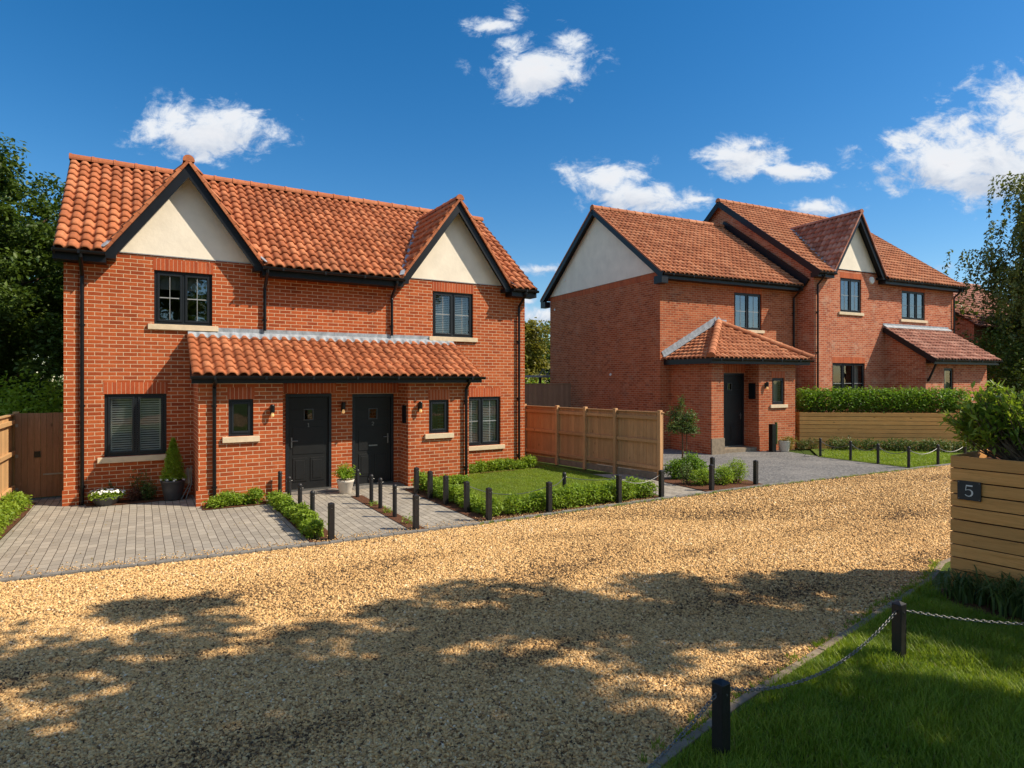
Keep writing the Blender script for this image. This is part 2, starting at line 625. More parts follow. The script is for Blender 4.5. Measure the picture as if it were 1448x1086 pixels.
def stone_mat():
    m, t, p, o = new_mat('gravel_stone')
    c = t.ramp(tintout(t), [(0, (.07, .045, .026)), (.15, (.22, .13, .060)), (.38, (.52, .32, .135)), (.68, (.76, .48, .205)), (.92, (.86, .60, .29)), (1, (.82, .70, .52))])
    t.l(c, p.inputs['Base Color'])
    p.inputs['Roughness'].default_value = .8
    p.inputs['Specular IOR Level'].default_value = .25
    return m


M['stone'] = stone_mat()


def paving_mat():
    m, t, p, o = new_mat('block_paving')
    oc = objco(t)
    sp = t.n('ShaderNodeSeparateXYZ')
    t.l(oc, sp.inputs[0])
    cm = t.n('ShaderNodeCombineXYZ')
    t.l(sp.outputs[1], cm.inputs[0])
    t.l(sp.outputs[0], cm.inputs[1])
    wob = t.noise(oc, 2.5, 2, .5, out=1)
    vm = t.n('ShaderNodeVectorMath', _operation='MULTIPLY_ADD')
    t.l(wob, vm.inputs[0])
    vm.inputs[1].default_value = (.02, .02, 0)
    t.l(cm.outputs[0], vm.inputs[2])
    b = t.n('ShaderNodeTexBrick')
    t.l(vm.outputs[0], b.inputs['Vector'])
    b.inputs['Scale'].default_value = 1
    b.inputs['Brick Width'].default_value = .21
    b.inputs['Row Height'].default_value = .118
    b.inputs['Mortar Size'].default_value = .0045
    b.inputs['Mortar Smooth'].default_value = .3
    b.inputs['Color1'].default_value = (0, 0, 0, 1)
    b.inputs['Color2'].default_value = (1, 1, 1, 1)
    c = t.ramp(b.outputs['Color'], [(0, (.31, .275, .225)), (.5, (.37, .33, .27)), (1, (.44, .395, .325))])
    n = t.noise(oc, 1.4, 5, .6)
    c = t.mix(t.maprange(n, .35, .75, 0, .4), c, (.22, .215, .205, 1))
    c = t.mix(t.maprange(t.noise(oc, 90, 3), .35, .7, 0, .3), c, (.16, .15, .135, 1))
    c = t.mix(b.outputs['Fac'], c, (.07, .055, .042, 1))
    t.l(c, p.inputs['Base Color'])
    p.inputs['Roughness'].default_value = .88
    p.inputs['Specular IOR Level'].default_value = .2
    t.l(t.bump(t.math('SUBTRACT', t.math('MULTIPLY', t.noise(oc, 40, 3), .3), b.outputs['Fac']), .8, .012), p.inputs['Normal'])
    return m


M['paving'] = paving_mat()


def drive_mat():
    m, t, p, o = new_mat('grey_drive')
    oc = objco(t)
    v = t.n('ShaderNodeTexVoronoi')
    v.inputs['Scale'].default_value = 26
    t.l(oc, v.inputs['Vector'])
    sc = t.n('ShaderNodeSeparateColor')
    t.l(v.outputs['Color'], sc.inputs[0])
    c = t.ramp(sc.outputs[0], [(0, (.075, .075, .078)), (.5, (.125, .124, .122)), (1, (.22, .212, .20))])
    c = t.mix(t.maprange(t.noise(oc, .6, 6, .7), .45, .7, 0, .5), c, (.27, .255, .235, 1))
    t.l(c, p.inputs['Base Color'])
    p.inputs['Roughness'].default_value = .9
    t.l(t.bump(v.outputs['Distance'], .6, .012), p.inputs['Normal'])
    return m


M['drive'] = drive_mat()


def lawn_mat(name, c1, c2, c3):
    m, t, p, o = new_mat(name)
    oc = objco(t)
    c = t.mix(t.maprange(t.noise(oc, 1.7, 5, .65), .35, .65, 0, 1), c4(c1), c4(c2))
    c = t.mix(t.maprange(t.noise(oc, 30, 5, .7), .4, .7, 0, .8), c, c4(c3))
    t.l(c, p.inputs['Base Color'])
    p.inputs['Roughness'].default_value = .95
    p.inputs['Specular IOR Level'].default_value = .1
    t.l(t.bump(t.noise(oc, 55, 4, .7), 1.0, .03), p.inputs['Normal'])
    return m


M['lawn'] = lawn_mat('lawn_soil', (.09, .15, .02), (.16, .20, .04), (.06, .08, .02))
M['field'] = lawn_mat('field', (.05, .09, .016), (.10, .14, .03), (.03, .05, .012))


# ------------------------------------------------------------------ site frame (house one): origin A, x along facade, y to the back
AX, AY, ANG = -8.474, 11.665, R(31.04)
D1 = np.array([math.cos(ANG), math.sin(ANG)])
N1 = np.array([-D1[1], D1[0]])
def wp(s, t):
    p = np.array([AX, AY]) + s * D1 + t * N1
    return float(p[0]), float(p[1])
def toframe(x, y):
    q = np.array([x - AX, y - AY])
    return float(q @ D1), float(q @ N1)


A2X, A2Y = 5.1, 21.2
D2 = np.array([.89804, .43992])
ANG2 = math.atan2(D2[1], D2[0])
N2 = np.array([-D2[1], D2[0]])
def wp2(s, t):
    p = np.array([A2X, A2Y]) + s * D2 + t * N2
    return float(p[0]), float(p[1])


# ------------------------------------------------------------------ ground
def sheet(name, pts, z, mat, kind='structure', site=False):
    """flat polygon; pts in world metres or site frame when site=True (object then sits in the site frame)"""
    mb = MB()
    mb.add([(x, y, 0) for x, y in pts], [tuple(range(len(pts)))])
    o = mb.build(name, mat)
    if o.data.polygons[0].normal.z < 0:
        o.data.flip_normals()
    if site:
        o.location = (AX, AY, z)
        o.rotation_euler = (0, 0, ANG)
    else:
        o.location = (0, 0, z)
    if kind:
        o['kind'] = kind
    return o


sheet('ground', [(-600, -300), (600, -300), (600, 900), (-600, 900)], -.03, M['field'])
# gravel lane in site frame: far edge near t=-5.3
far_edge = [(-14, -4.7), (-.2, -5.0), (3.6, -5.28), (6.3, -5.36), (10.2, -5.36), (13.2, -5.42), (16.2, -5.62), (19.2, -5.78), (21, -5.9), (40, -6.4)]
gl = sheet('gravel_road', far_edge + [(40, -32), (-14, -32)], 0.0, M['gravel'], site=True)
sheet('driveway_paving', [(-1.1, 1.2), (-1.1, -.62), (-.5, -.6), (-.56, -2.6), (-.62, -4.95), (3.6, -5.24), (6.3, -5.32), (7.0, -5.32), (7.0, 1.2)], .012, M['paving'], site=True)
sheet('side_path_paving', [(10.35, -5.3), (11.55, -5.32), (11.8, -2.5), (10.9, -2.0)], .010, M['paving'], site=True)
sheet('grey_drive', [(11.5, -5.32), (13.3, -5.37), (16.2, -5.57), (19.1, -5.72), (19.35, -2.9), (20.6, 2.5), (14, 4), (12.0, -1.5)], .008, M['drive'], site=True)

# edging kerbs: rows of blocks
def kerb(name, pts, wdt, ht, seg, mat, site=True, z0=0.0):
    mb = MB()
    for (a, b) in zip(pts[:-1], pts[1:]):
        a, b = Vector((a[0], a[1], 0)), Vector((b[0], b[1], 0))
        L = (b - a).length
        n = max(1, round(L / seg))
        for i in range(n):
            p = a + (b - a) * (i / n) + (b - a).normalized() * .004
            q = a + (b - a) * ((i + 1) / n) - (b - a).normalized() * .004
            dz = random.uniform(-.004, .004)
            mb.bar(p + Vector((0, 0, ht / 2 + z0 + dz)), q + Vector((0, 0, ht / 2 + z0 + dz)), wdt, ht)
    o = mb.build(name, mat, bevel=.006)
    if site:
        o.location = (AX, AY, 0)
        o.rotation_euler = (0, 0, ANG)
    o['kind'] = 'structure'
    return o


kerb('driveway_kerb', [(x, y + .02) for x, y in [(-6, -4.86), (-.2, -5.0), (3.6, -5.28), (6.3, -5.36), (10.2, -5.36), (13.2, -5.42), (16.2, -5.62), (19.2, -5.78), (21, -5.9), (30, -6.1)]], .09, .035, .2, M['kerb'])

# lawns and beds of house one
sheet('front_lawn', [(6.55, -5.25), (10.3, -5.28), (10.95, -3.6), (11.2, 3.0), (7.0, 3.0), (6.6, -1.5)], .016, M['lawn'], site=True)
beds = {'bed_first_path': [(3.36, -5.2), (3.76, -5.2), (3.76, -1.5), (3.36, -1.5)],
        'bed_second_path': [(4.9, -5.25), (5.14, -5.25), (5.14, -1.9), (4.9, -1.9)],
        'bed_lawn_path': [(6.12, -5.28), (6.62, -5.28), (6.55, -1.7), (6.12, -1.7)],
        'bed_lawn_edge': [(6.62, -5.28), (10.3, -5.29), (10.3, -4.75), (6.62, -4.75)],
        'bed_porch_left': [(2.2, -1.36), (3.34, -1.36), (3.34, -1.85), (2.2, -1.85)],
        'bed_under_window': [(.3, 0), (2.1, 0), (2.0, -.42), (.9, -.5), (.35, -.3)],
        'bed_left_hedge': [(-1.0, .8), (-.5, .6), (-.5, -.6), (-.56, -2.6), (-.6, -4.5), (-1.1, -4.5)],
        'bed_facade_right': [(7.6, -.02), (10.6, -.02), (10.6, -.55), (7.9, -.6)],
        'bed_side_path': [(11.55, -5.3), (13.35, -5.36), (13.55, -4.7), (12.9, -4.0), (11.7, -3.6)]}
for i, (k, v) in enumerate(beds.items()):
    sheet('soil_bed', v, .022 + .0005 * i, M['soil'], site=True)
sheet('side_lawn', [(19.2, -2.95), (19.08, -5.68), (21.0, -5.85), (26.5, -6.0), (26.5, -3.6), (21.0, -1.5)], .020, M['lawn'], site=True)

# near lawn
near_edge = [(-1.2, 1.6), (.1, 2.9), (.9, 3.8), (1.64, 4.51), (2.72, 5.42), (3.85, 6.37), (5.0, 7.35), (5.6, 8.0), (6.6, 8.7), (8.5, 9.6), (14, 12.0)]
sheet('near_lawn', near_edge + [(22, 10), (22, -6), (-1.2, -6)], .024, M['lawn'])
kerb('near_kerb', near_edge, .065, .030, .45, M['concrete'], site=False)


# ------------------------------------------------------------------ house builder helpers (local frame: x along facade, -y outwards)
def wall_x(mb, x0, x1, z0, z1, y, holes=(), reveal=.09, out=-1):
    """wall in plane y=const with rectangular openings (xa,xb,za,zb)"""
    xs = sorted({x0, x1} | {h[0] for h in holes} | {h[1] for h in holes})
    zs = sorted({z0, z1} | {h[2] for h in holes} | {h[3] for h in holes})
    for a, b in zip(xs[:-1], xs[1:]):
        for c, d in zip(zs[:-1], zs[1:]):
            mx_, mz_ = (a + b) / 2, (c + d) / 2
            if any(h[0] < mx_ < h[1] and h[2] < mz_ < h[3] for h in holes):
                continue
            mb.quad((a, y, c), (b, y, c), (b, y, d), (a, y, d), .5)
    for (a, b, c, d) in holes:
        yy = y - out * reveal
        mb.quad((a, y, c), (a, yy, c), (a, yy, d), (a, y, d), .5)
        mb.quad((b, y, c), (b, yy, c), (b, yy, d), (b, y, d), .5)
        mb.quad((a, y, c), (b, y, c), (b, yy, c), (a, yy, c), .5)
        mb.quad((a, y, d), (b, y, d), (b, yy, d), (a, yy, d), .5)


def wall_y(mb, y0, y1, z0, z1, x):
    mb.quad((x, y0, z0), (x, y1, z0), (x, y1, z1), (x, y0, z1), .5)


def poly(mb, pts):
    mb.add(pts, [tuple(range(len(pts)))], .5)


def wall_obj(name, mb, mat, root):
    return mb.build(name, mat, root, fix=False)


def window(root, x0, x1, z0, z1, y, n=2, blind=None, sill=True, bars=True, sillx=.11, lintel=True, lean=.26):
    """casement window as a part of the house: frame > sash, glass, sill, blind"""
    fy = y + .045
    fr = MB()
    fw = .052
    fr.box(x0, x0 + fw, fy, fy + .07, z0, z1)
    fr.box(x1 - fw, x1, fy, fy + .07, z0, z1)
    fr.box(x0 + fw, x1 - fw, fy, fy + .07, z0, z0 + fw)
    fr.box(x0 + fw, x1 - fw, fy, fy + .07, z1 - fw, z1)
    ix0, ix1 = x0 + fw, x1 - fw
    cw = (ix1 - ix0) / n
    for k in range(1, n):
        xm = ix0 + k * cw
        fr.box(xm - .022, xm + .022, fy + .004, fy + .066, z0 + fw, z1 - fw)
    f = fr.build('window', M['frame'], root, bevel=.004)
    for k in range(n):
        a = ix0 + k * cw + (.022 if k else 0)
        b = ix0 + (k + 1) * cw - (.022 if k < n - 1 else 0)
        c, d = z0 + fw, z1 - fw
        sw = .045
        sm = MB()
        sy = fy - .012
        sm.box(a + .003, a + sw, sy, sy + .05, c + .003, d - .003)
        sm.box(b - sw, b - .003, sy, sy + .05, c + .003, d - .003)
        sm.box(a + sw, b - sw, sy, sy + .05, c + .003, c + sw)
        sm.box(a + sw, b - sw, sy, sy + .05, d - sw, d - .003)
        sm.build('sash', M['frame'], f, bevel=.004)
        g = MB()
        g.quad((a + sw, sy + .03, c + sw), (b - sw, sy + .03, c + sw), (b - sw, sy + .03, d - sw), (a + sw, sy + .03, d - sw))
        g.build('glass', M['glass'] if z0 > 3.4 and blind != 'slats' else M['glass_low'], f, fix=False)
        if bars:
            bb = MB()
            zm = (c + d) / 2 if bars is True else c + (d - c) * bars
            bb.box(a + sw, b - sw, sy + .018, sy + .028, zm - .009, zm + .009)
            xm = (a + b) / 2
            if n < 3:
                bb.box(xm - .005, xm + .005, sy + .019, sy + .027, c + sw, zm - .009)
                bb.box(xm - .005, xm + .005, sy + .019, sy + .027, zm + .009, d - sw)
            bb.build('glazing_bar', M['frame'] if bars == .62 else M['bar'], f)
    if blind == 'slats':
        bl = MB()
        zz = z0 + .09
        while zz < z1 - .1:
            bl.add([(ix0, fy + .085, zz), (ix1, fy + .085, zz), (ix1, fy + .105, zz + .026), (ix0, fy + .105, zz + .026)], [(0, 1, 2, 3)])
            zz += .046
        for k in range(n):
            for q in (.13, .87):
                xq = ix0 + (k + q) * cw
                bl.box(xq - .012, xq + .012, fy + .078, fy + .083, z0 + .07, z1 - .07)
        bl.build('blind', M['blind'], f, fix=False)
    elif blind == 'roller':
        bl = MB()
        bl.box(ix0, ix1, fy + .14, fy + .15, z1 - .36, z1 - .05)
        bl.build('blind', M['blind'], f)
    elif blind == 'curtain':
        bl = MB()
        for (a, b) in ((ix0, ix0 + cw * .45), (ix1 - cw * .45, ix1)):
            m_ = 14
            vs = []
            for i in range(m_ + 1):
                xx = a + (b - a) * i / m_
                yy = fy + .20 + .02 * math.sin(i * 1.9)
                vs += [(xx, yy, z0 + .05), (xx, yy, z1 - .05)]
            bl.add(vs, [(2 * i, 2 * i + 2, 2 * i + 3, 2 * i + 1) for i in range(m_)])
        bl.build('curtain', M['curtain'], f, fix=False)
    # dark room surface some way behind the glass
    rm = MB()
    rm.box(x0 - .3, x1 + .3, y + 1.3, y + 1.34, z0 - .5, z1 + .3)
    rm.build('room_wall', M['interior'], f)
    if sill:
        s = MB()
        s.box(x0 - sillx, x1 + sillx, y - .055, y + .05, z0 - .115, z0 - .004)
        s.build('sill', M['sill'], f, bevel=.006)
    if lintel:
        l = MB()
        l.box(x0 - .02, x1 + .02, y - .004, y + .02, z1 + .002, z1 + lean - .03)
        l.build('soldier_course', M['soldier'], root)
    return f


GLYPH = {
    '1': [[(-.25, .30), (0, .5), (0, -.5)], [(-.25, -.5), (.25, -.5)]],
    '2': [[(-.28, .25), (-.2, .42), (0, .5), (.22, .42), (.28, .22), (.2, 0), (-.28, -.48), (.30, -.48)]],
    '5': [[(.27, .47), (-.20, .47)], [(-.20, .47), (-.245, .03)], [(-.245, .03), (-.14, .09), (0, .115), (.13, .085), (.235, -.01), (.27, -.16), (.235, -.33), (.13, -.45), (-.03, -.49), (-.18, -.455), (-.27, -.36)]]}


def glyph(mb, ch, origin, ux, uz, size, width, yout):
    """strokes of a numeral as raised ribbons; origin centre, ux right, uz up, yout outward normal"""
    o, ux, uz, n = Vector(origin), Vector(ux), Vector(uz), Vector(yout)
    for st in GLYPH[ch]:
        for i, (a, b) in enumerate(zip(st[:-1], st[1:])):
            k = 1.0
            if ch == '5':
                if len(st) > 2:
                    k = [.55, .7, .8, 1.2, 1.7, 1.75, 1.5, 1.0, .75, .75][i]
                elif abs(a[1] - b[1]) < .1:
                    k = 1.5
                else:
                    k = .6
            pa = o + ux * a[0] * size + uz * a[1] * size + n * .003
            pb = o + ux * b[0] * size + uz * b[1] * size + n * .003
            e = (pb - pa).normalized() * width * .22
            mb.bar(pa - e, pb + e, .003, width * k, up=(pb - pa).cross(n))


def door(root, x0, x1, z0, z1, y, num=None, hinge_left=True, slot=False):
    """front door (door > frame, handle, window_pane, number, letter_slot)"""
    f = MB()
    f.box(x0, x0 + .06, y - .01, y + .09, z0, z1)
    f.box(x1 - .06, x1, y - .01, y + .09, z0, z1)
    f.box(x0 + .06, x1 - .06, y - .01, y + .09, z1 - .07, z1)
    a, b, c, d = x0 + .064, x1 - .064, z0 + .03, z1 - .074
    s = MB()
    yy = y + .03
    xm = (a + b) / 2
    pz0, pz1 = d - .48, d - .27
    pxa, pxb = xm - .085, xm + .085
    # leaf built around the peep window, with raised lower panels and plank grooves
    s.box(a, b, yy, yy + .045, c, pz0)
    s.box(a, b, yy, yy + .045, pz1, d)
    s.box(a, pxa, yy, yy + .045, pz0, pz1)
    s.box(pxb, b, yy, yy + .045, pz0, pz1)
    hw = (b - a) / 2
    for (u, v) in ((a + .09, xm - .035), (xm + .035, b - .09)):
        s.box(u, v, yy - .012, yy - .001, c + .16, c + .66)
        s.box(u + .05, v - .05, yy - .020, yy - .0125, c + .21, c + .61)
    s.box(a + .09, b - .09, yy - .010, yy - .001, c + .74, pz0 - .16)
    dd = s.build('door', M['door'], root, bevel=.004)
    f.build('door_frame', M['frame'], dd, bevel=.004)
    sl_ = MB()
    sl_.box(x0 + .02, x1 - .02, y - .05, y + .06, z0, z0 + .028)
    sl_.build('threshold', M['metal'], dd)
    w_ = MB()
    w_.box(pxa - .018, pxb + .018, yy - .014, yy - .001, pz0 - .018, pz0)
    w_.box(pxa - .018, pxb + .018, yy - .014, yy - .001, pz1, pz1 + .018)
    w_.box(pxa - .018, pxa, yy - .014, yy - .001, pz0, pz1)
    w_.box(pxb, pxb + .018, yy - .014, yy - .001, pz0, pz1)
    w_.build('pane_frame', M['potgrey'], dd)
    g = MB()
    g.quad((pxa, yy + .02, pz0), (pxb, yy + .02, pz0), (pxb, yy + .02, pz1), (pxa, yy + .02, pz1))
    g.build('glass', M['glass_low'], dd, fix=False)
    h = MB()
    hx = a + .065 if not hinge_left else b - .065
    sg = 1 if not hinge_left else -1
    h.box(hx - .014, hx + .014, yy - .008, yy - .001, c + .88, c + 1.10)
    h.tube([(hx, yy - .004, c + 1.03), (hx, yy - .05, c + 1.03), (hx + sg * .12, yy - .055, c + 1.03)], .009, 8)
    h.build('handle', M['metal'], dd)
    if num:
        nb = MB()
        glyph(nb, num, (xm, yy - .001, pz0 - .12), (1, 0, 0), (0, 0, 1), .075, .010, (0, -1, 0))
        nb.build('number', M['metal'], dd)
    if slot:
        ls = MB()
        ls.box(xm - .10, xm + .10, yy - .016, yy - .0105, c + .83, c + .86)
        ls.build('letter_slot', M['metal'], dd)
    return dd


def lamp(root, x, y, z, rz=0.0, lit=True):
    """wall lantern: black cylinder body on back plate, glass bulb below"""
    m = MB()
    m.box(x - .03, x + .03, y - .02, y, z - .02, z + .16)
    m.tube([(x, y - .02, z + .09), (x, y - .075, z + .09)], .012, 8)
    m.lathe([(.001, .19), (.036, .188), (.045, .17), (.045, .03), (.041, .028), (.041, .05), (.001, .05)], (x, y - .085, z), 20)
    l = m.build('wall_lamp', M['pipe'], root)
    b = MB()
    b.lathe([(.014, .05), (.018, .02), (.030, -.005), (.033, -.03), (.026, -.052), (.001, -.062)], (x, y - .085, z), 16)
    b.build('bulb', M['bulb'], l, smooth=True)


def roof_slope(name, root, mat, O, ux, uy, Wd, L, cover=.205, gauge=.29, amp=.034, lift=.050, cuts=(), voids=(), under=.05):
    """pantiled plane. O eave corner, ux along eave, uy up the slope; cuts: planes (co,no) whose outer side is cleared;
    voids: convex regions (lists of planes) that are removed"""
    O, ux, uy = Vector(O), Vector(ux).normalized(), Vector(uy).normalized()
    un = ux.cross(uy)
    n = max(1, round(Wd / cover))
    c = Wd / n
    rows = max(1, round(L / gauge))
    g = L / rows
    ns = 9
    V, F, T = [], [], []
    xs = np.linspace(0, 1, ns + 1)
    prof = amp * (np.sin(2 * np.pi * xs - .6) + .30 * np.sin(4 * np.pi * xs + .4))
    for r in range(rows):
        for k in range(n):
            t = random.random()
            t = t * t * (3 - 2 * t)
            jl = random.uniform(-.007, .007)
            jh = random.uniform(-.0035, .0035)
            base = len(V)
            for (v, h) in ((r * g + jl, lift - .036), (r * g + jl, lift), ((r + .5) * g, lift * .55), ((r + 1) * g + .02, .0)):
                tl = random.uniform(-.002, .002)
                for i in range(ns + 1):
                    P = O + ux * ((k + xs[i]) * c) + uy * v + un * (h + prof[i] + jh + tl * xs[i])
                    V.append(P)
            m_ = ns + 1
            for j in range(3):
                for i in range(ns):
                    a = base + j * m_ + i
                    F.append((a, a + 1, a + 1 + m_, a + m_))
                    T.append(t)
    b = len(V)
    for (x, v) in ((0, .03), (Wd, .03), (Wd, L), (0, L)):
        V.append(O + ux * x + uy * v - un * under)
    F.append((b, b + 1, b + 2, b + 3))
    T.append(.0)
    me = bpy.data.meshes.new(name)
    me.from_pydata(V, [], F)
    at = me.attributes.new('tint', 'FLOAT', 'FACE')
    at.data.foreach_set('value', T)
    me.polygons.foreach_set('use_smooth', [True] * len(me.polygons))
    if cuts or voids:
        bm = bmesh.new()
        bm.from_mesh(me)
        for co, no in cuts:
            bmesh.ops.bisect_plane(bm, geom=bm.verts[:] + bm.edges[:] + bm.faces[:], plane_co=co, plane_no=no, clear_outer=True)
        for reg in voids:
            for co, no in reg:
                bmesh.ops.bisect_plane(bm, geom=bm.verts[:] + bm.edges[:] + bm.faces[:], plane_co=co, plane_no=no)
            dead = [f for f in bm.faces if all((f.calc_center_median() - Vector(co)).dot(Vector(no)) < 1e-5 for co, no in reg)]
            bmesh.ops.delete(bm, geom=dead, context='FACES')
        bm.to_mesh(me)
        bm.free()
    return link(name, me, mat, root)


def ridge(mb, p, q, r=.11, seg=.42, up=(0, 0, 1), drop=.0):
    """half-round ridge tiles from p to q"""
    p, q = Vector(p), Vector(q)
    L = (q - p).length
    d = (q - p).normalized()
    side = d.cross(Vector(up)).normalized()
    u = side.cross(d).normalized()
    n = max(1, round(L / seg))
    for i in range(n):
        a = p + d * (L * i / n - .012)
        b = p + d * (L * (i + 1) / n + .012)
        t = random.random()
        rr = [(a, r * 1.10), (a + d * .05, r * 1.08), (a + d * .055, r), (b, r * .98)]
        vs = []
        m_ = 10
        for (P, rad) in rr:
            for k in range(m_ + 1):
                th = math.pi * (-.06 + 1.12 * k / m_)
                vs.append(P + side * (math.cos(th) * rad) + u * (math.sin(th) * rad - drop))
        fs = []
        for j in range(3):
            for k in range(m_):
                x = j * (m_ + 1) + k
                fs.append((x, x + 1, x + 1 + m_ + 1, x + m_ + 1))
        fs.append(tuple(range(m_ + 1)))
        fs.append(tuple(3 * (m_ + 1) + k for k in range(m_ + 1))[::-1])
        mb.add(vs, fs, t)


def gutter(root, x0, x1, y, z, r=.06):
    """half-round gutter along x at outer eave"""
    m = MB()
    vs, fs = [], []
    k_ = 8
    for x in (x0, x1):
        for i in range(k_ + 1):
            th = math.pi + math.pi * i / k_
            vs.append((x, y + r * math.cos(th), z + r * math.sin(th)))
        for i in range(k_ + 1):
            th = 2 * math.pi - math.pi * i / k_
            vs.append((x, y + (r - .008) * math.cos(th), z + (r - .008) * math.sin(th)))
    n = 2 * (k_ + 1)
    for i in range(n):
        j = (i + 1) % n
        fs.append((i, j, j + n, i + n))
    fs.append(tuple(range(n)))
    fs.append(tuple(range(n, 2 * n))[::-1])
    m.add(vs, fs)
    m.box(x0 - .004, x0 + .006, y - r, y + r, z - r, z - .005)
    m.box(x1 - .006, x1 + .004, y - r, y + r, z - r, z - .005)
    xx = x0 + .4
    while xx < x1 - .2:
        m.box(xx - .02, xx + .02, y - r - .004, y + r, z - r - .004, z + .004)
        xx += .9
    return m.build('gutter', M['trim'], root)


def fascia(root, x0, x1, y_wall, y_out, z_top, h=.17, name='fascia'):
    m = MB()
    m.box(x0, x1, y_out, y_out + .022, z_top - h, z_top)
    m.box(x0 + .002, x1 - .002, y_out + .022, y_wall - .002, z_top - h + .004, z_top - h + .02)
    m.box(x0, x0 + .02, y_out + .023, y_wall - .002, z_top - h, z_top)
    m.box(x1 - .02, x1, y_out + .023, y_wall - .002, z_top - h, z_top)
    return m.build(name, M['trim'], root)


def downpipe(root, x, y, z0, z1, y_gut=None, z_gut=None, name='downpipe', shoe=True):
    m = MB()
    pts = []
    if y_gut is not None:
        pts = [(x, y_gut, z_gut), (x, y_gut, z_gut - .08), (x, y, z1)]
    else:
        pts = [(x, y, z1)]
    pts += [(x, y, z1 - .05), (x, y, z0 + .12)]
    if shoe:
        pts += [(x, y - .02, z0 + .05), (x, y - .1, z0 + .02)]
    m.tube(pts, .034, 10)
    zz = z0 + .35
    while zz < z1:
        m.tube([(x, y, zz - .02), (x, y, zz + .02)], .043, 10)
        m.box(x - .05, x + .05, y + .02, y + .055, zz - .012, zz + .012)
        zz += 1.55
    return m.build(name, M['pipe'], root, fix=True)


def dormer(root, xc, half_w, z_base, z_foot, z_apex, y_out, main_y0, main_z0, main_tan, mat, wall_w, y_wall=0.0, tinthelp=None):
    """gabled half-dormer flush with facade: render panel, boards, tiled slopes, ridge. Main roof plane: z = main_z0 + (y-main_y0)*tan"""
    tanp = (z_apex - z_foot) / half_w
    ang = math.atan(tanp)
    # render panel
    m = MB()
    zt = lambda x: z_apex - .10 - abs(x - xc) * tanp
    wb = (z_apex - .10 - z_base) / tanp
    m.prism([(xc - wb, z_base), (xc + wb, z_base), (xc, z_apex - .10)], 'y', y_wall - .014, y_wall + .06)
    m.build('gable_render', M['render'], root)
    # thin drip line under the render
    dl = MB()
    dl.box(xc - wb + .02, xc + wb - .02, y_wall - .022, y_wall - .0145, z_base - .015, z_base + .004)
    dl.build('drip_bead', M['bar'], root)
    # barge boards
    bt = .17 / math.cos(ang)
    for s_ in (-1, 1):
        m = MB()
        pts = [(xc, z_apex), (xc + s_ * half_w, z_foot), (xc + s_ * half_w, z_foot - .14), (xc + s_ * (half_w - .16), z_foot - .14), (xc + s_ * (half_w - .16), z_foot - bt + .16 * tanp), (xc, z_apex - bt)]
        m.prism(pts, 'y', y_out, y_out + .025)
        # soffit under the verge
        e = .03
        p1, p2 = Vector((xc, 0, z_apex - .05)), Vector((xc + s_ * half_w * .985, 0, z_foot - .03))
        mid = (y_out + .026 + y_wall - .016) / 2
        wy = (y_wall - .016) - (y_out + .026)
        m.bar((p1.x, mid, p1.z), (p2.x, mid, p2.z), wy, .02, up=(s_ * math.sin(ang), 0, math.cos(ang)))
        # boxed end
        xa, xb = sorted((xc + s_ * (half_w - .16), xc + s_ * half_w))
        m.box(xa + .002, xb - .002, y_out + .026, y_wall - .002, z_foot - .138, z_foot - .05)
        m.build('bargeboard', M['trim'], root)
    # slopes
    y_back = main_y0 + (z_apex + .06 - main_z0) / main_tan + .1
    L = (half_w + .03) / math.cos(ang)
    off = .045
    for s_ in (-1, 1):
        if s_ < 0:
            ux, uy = (0, -1, 0), (math.cos(ang), 0, math.sin(ang))
            O = (xc - half_w - .03 - off * math.sin(ang), y_back, z_foot - .03 * tanp + off * math.cos(ang))
        else:
            ux, uy = (0, 1, 0), (-math.cos(ang), 0, math.sin(ang))
            O = (xc + half_w + .03 + off * math.sin(ang), y_out - .04, z_foot - .03 * tanp + off * math.cos(ang))
        nrm = Vector((0, -math.sin(math.atan(main_tan)), math.cos(math.atan(main_tan))))
        co = Vector((0, main_y0, main_z0 - .02))
        roof_slope('gable_roof', root, mat, O, ux, uy, y_back - (y_out - .04), L, cuts=[(co, -nrm)] , under=.02)
        vb = MB()
        # verge edge tiles seen end on
        a = Vector((xc, y_out - .035, z_apex + .035))
        b = Vector((xc + s_ * (half_w + .04), y_out - .035, z_foot - .04 * tanp + .035))
        n = 10
        for i in range(n):
            p, q = a.lerp(b, i / n), a.lerp(b, (i + .97) / n)
            vb.bar(p, q, .05, .055, up=(s_ * math.sin(ang), 0, math.cos(ang)))
        vb.build('verge_tiles', mat, root)
    rm = MB()
    ridge(rm, (xc, y_out - .05, z_apex + .04), (xc, y_back - .1, z_apex + .04), .10)
    rm.build('ridge_tiles', mat, root, fix=False)
    # lead valleys
    for s_ in (-1, 1):
        lv = MB()
        p = Vector((xc + s_ * (half_w + .04), main_y0, main_z0 + .06))
        q = Vector((xc + s_ * .03, main_y0 + (z_apex - main_z0) / main_tan, z_apex + .05))
        pz = Vector((xc + s_ * (half_w + .0) + s_ * (z_foot - main_z0) / tanp * 0, 0, 0))
        lv.bar(p + Vector((s_ * .035, 0, .01)), q + Vector((s_ * .035, 0, .01)), .11, .012, up=(s_ * .45, -.45, .8))
        lv.build('valley_lead', M['lead'], root)
    n1 = Vector((-math.sin(ang), 0, math.cos(ang)))
    n2_ = Vector((math.sin(ang), 0, math.cos(ang)))
    ap = Vector((xc, 0, z_apex + .015))
    return [(ap, n1), (ap, n2_)]      # void region of the main roof


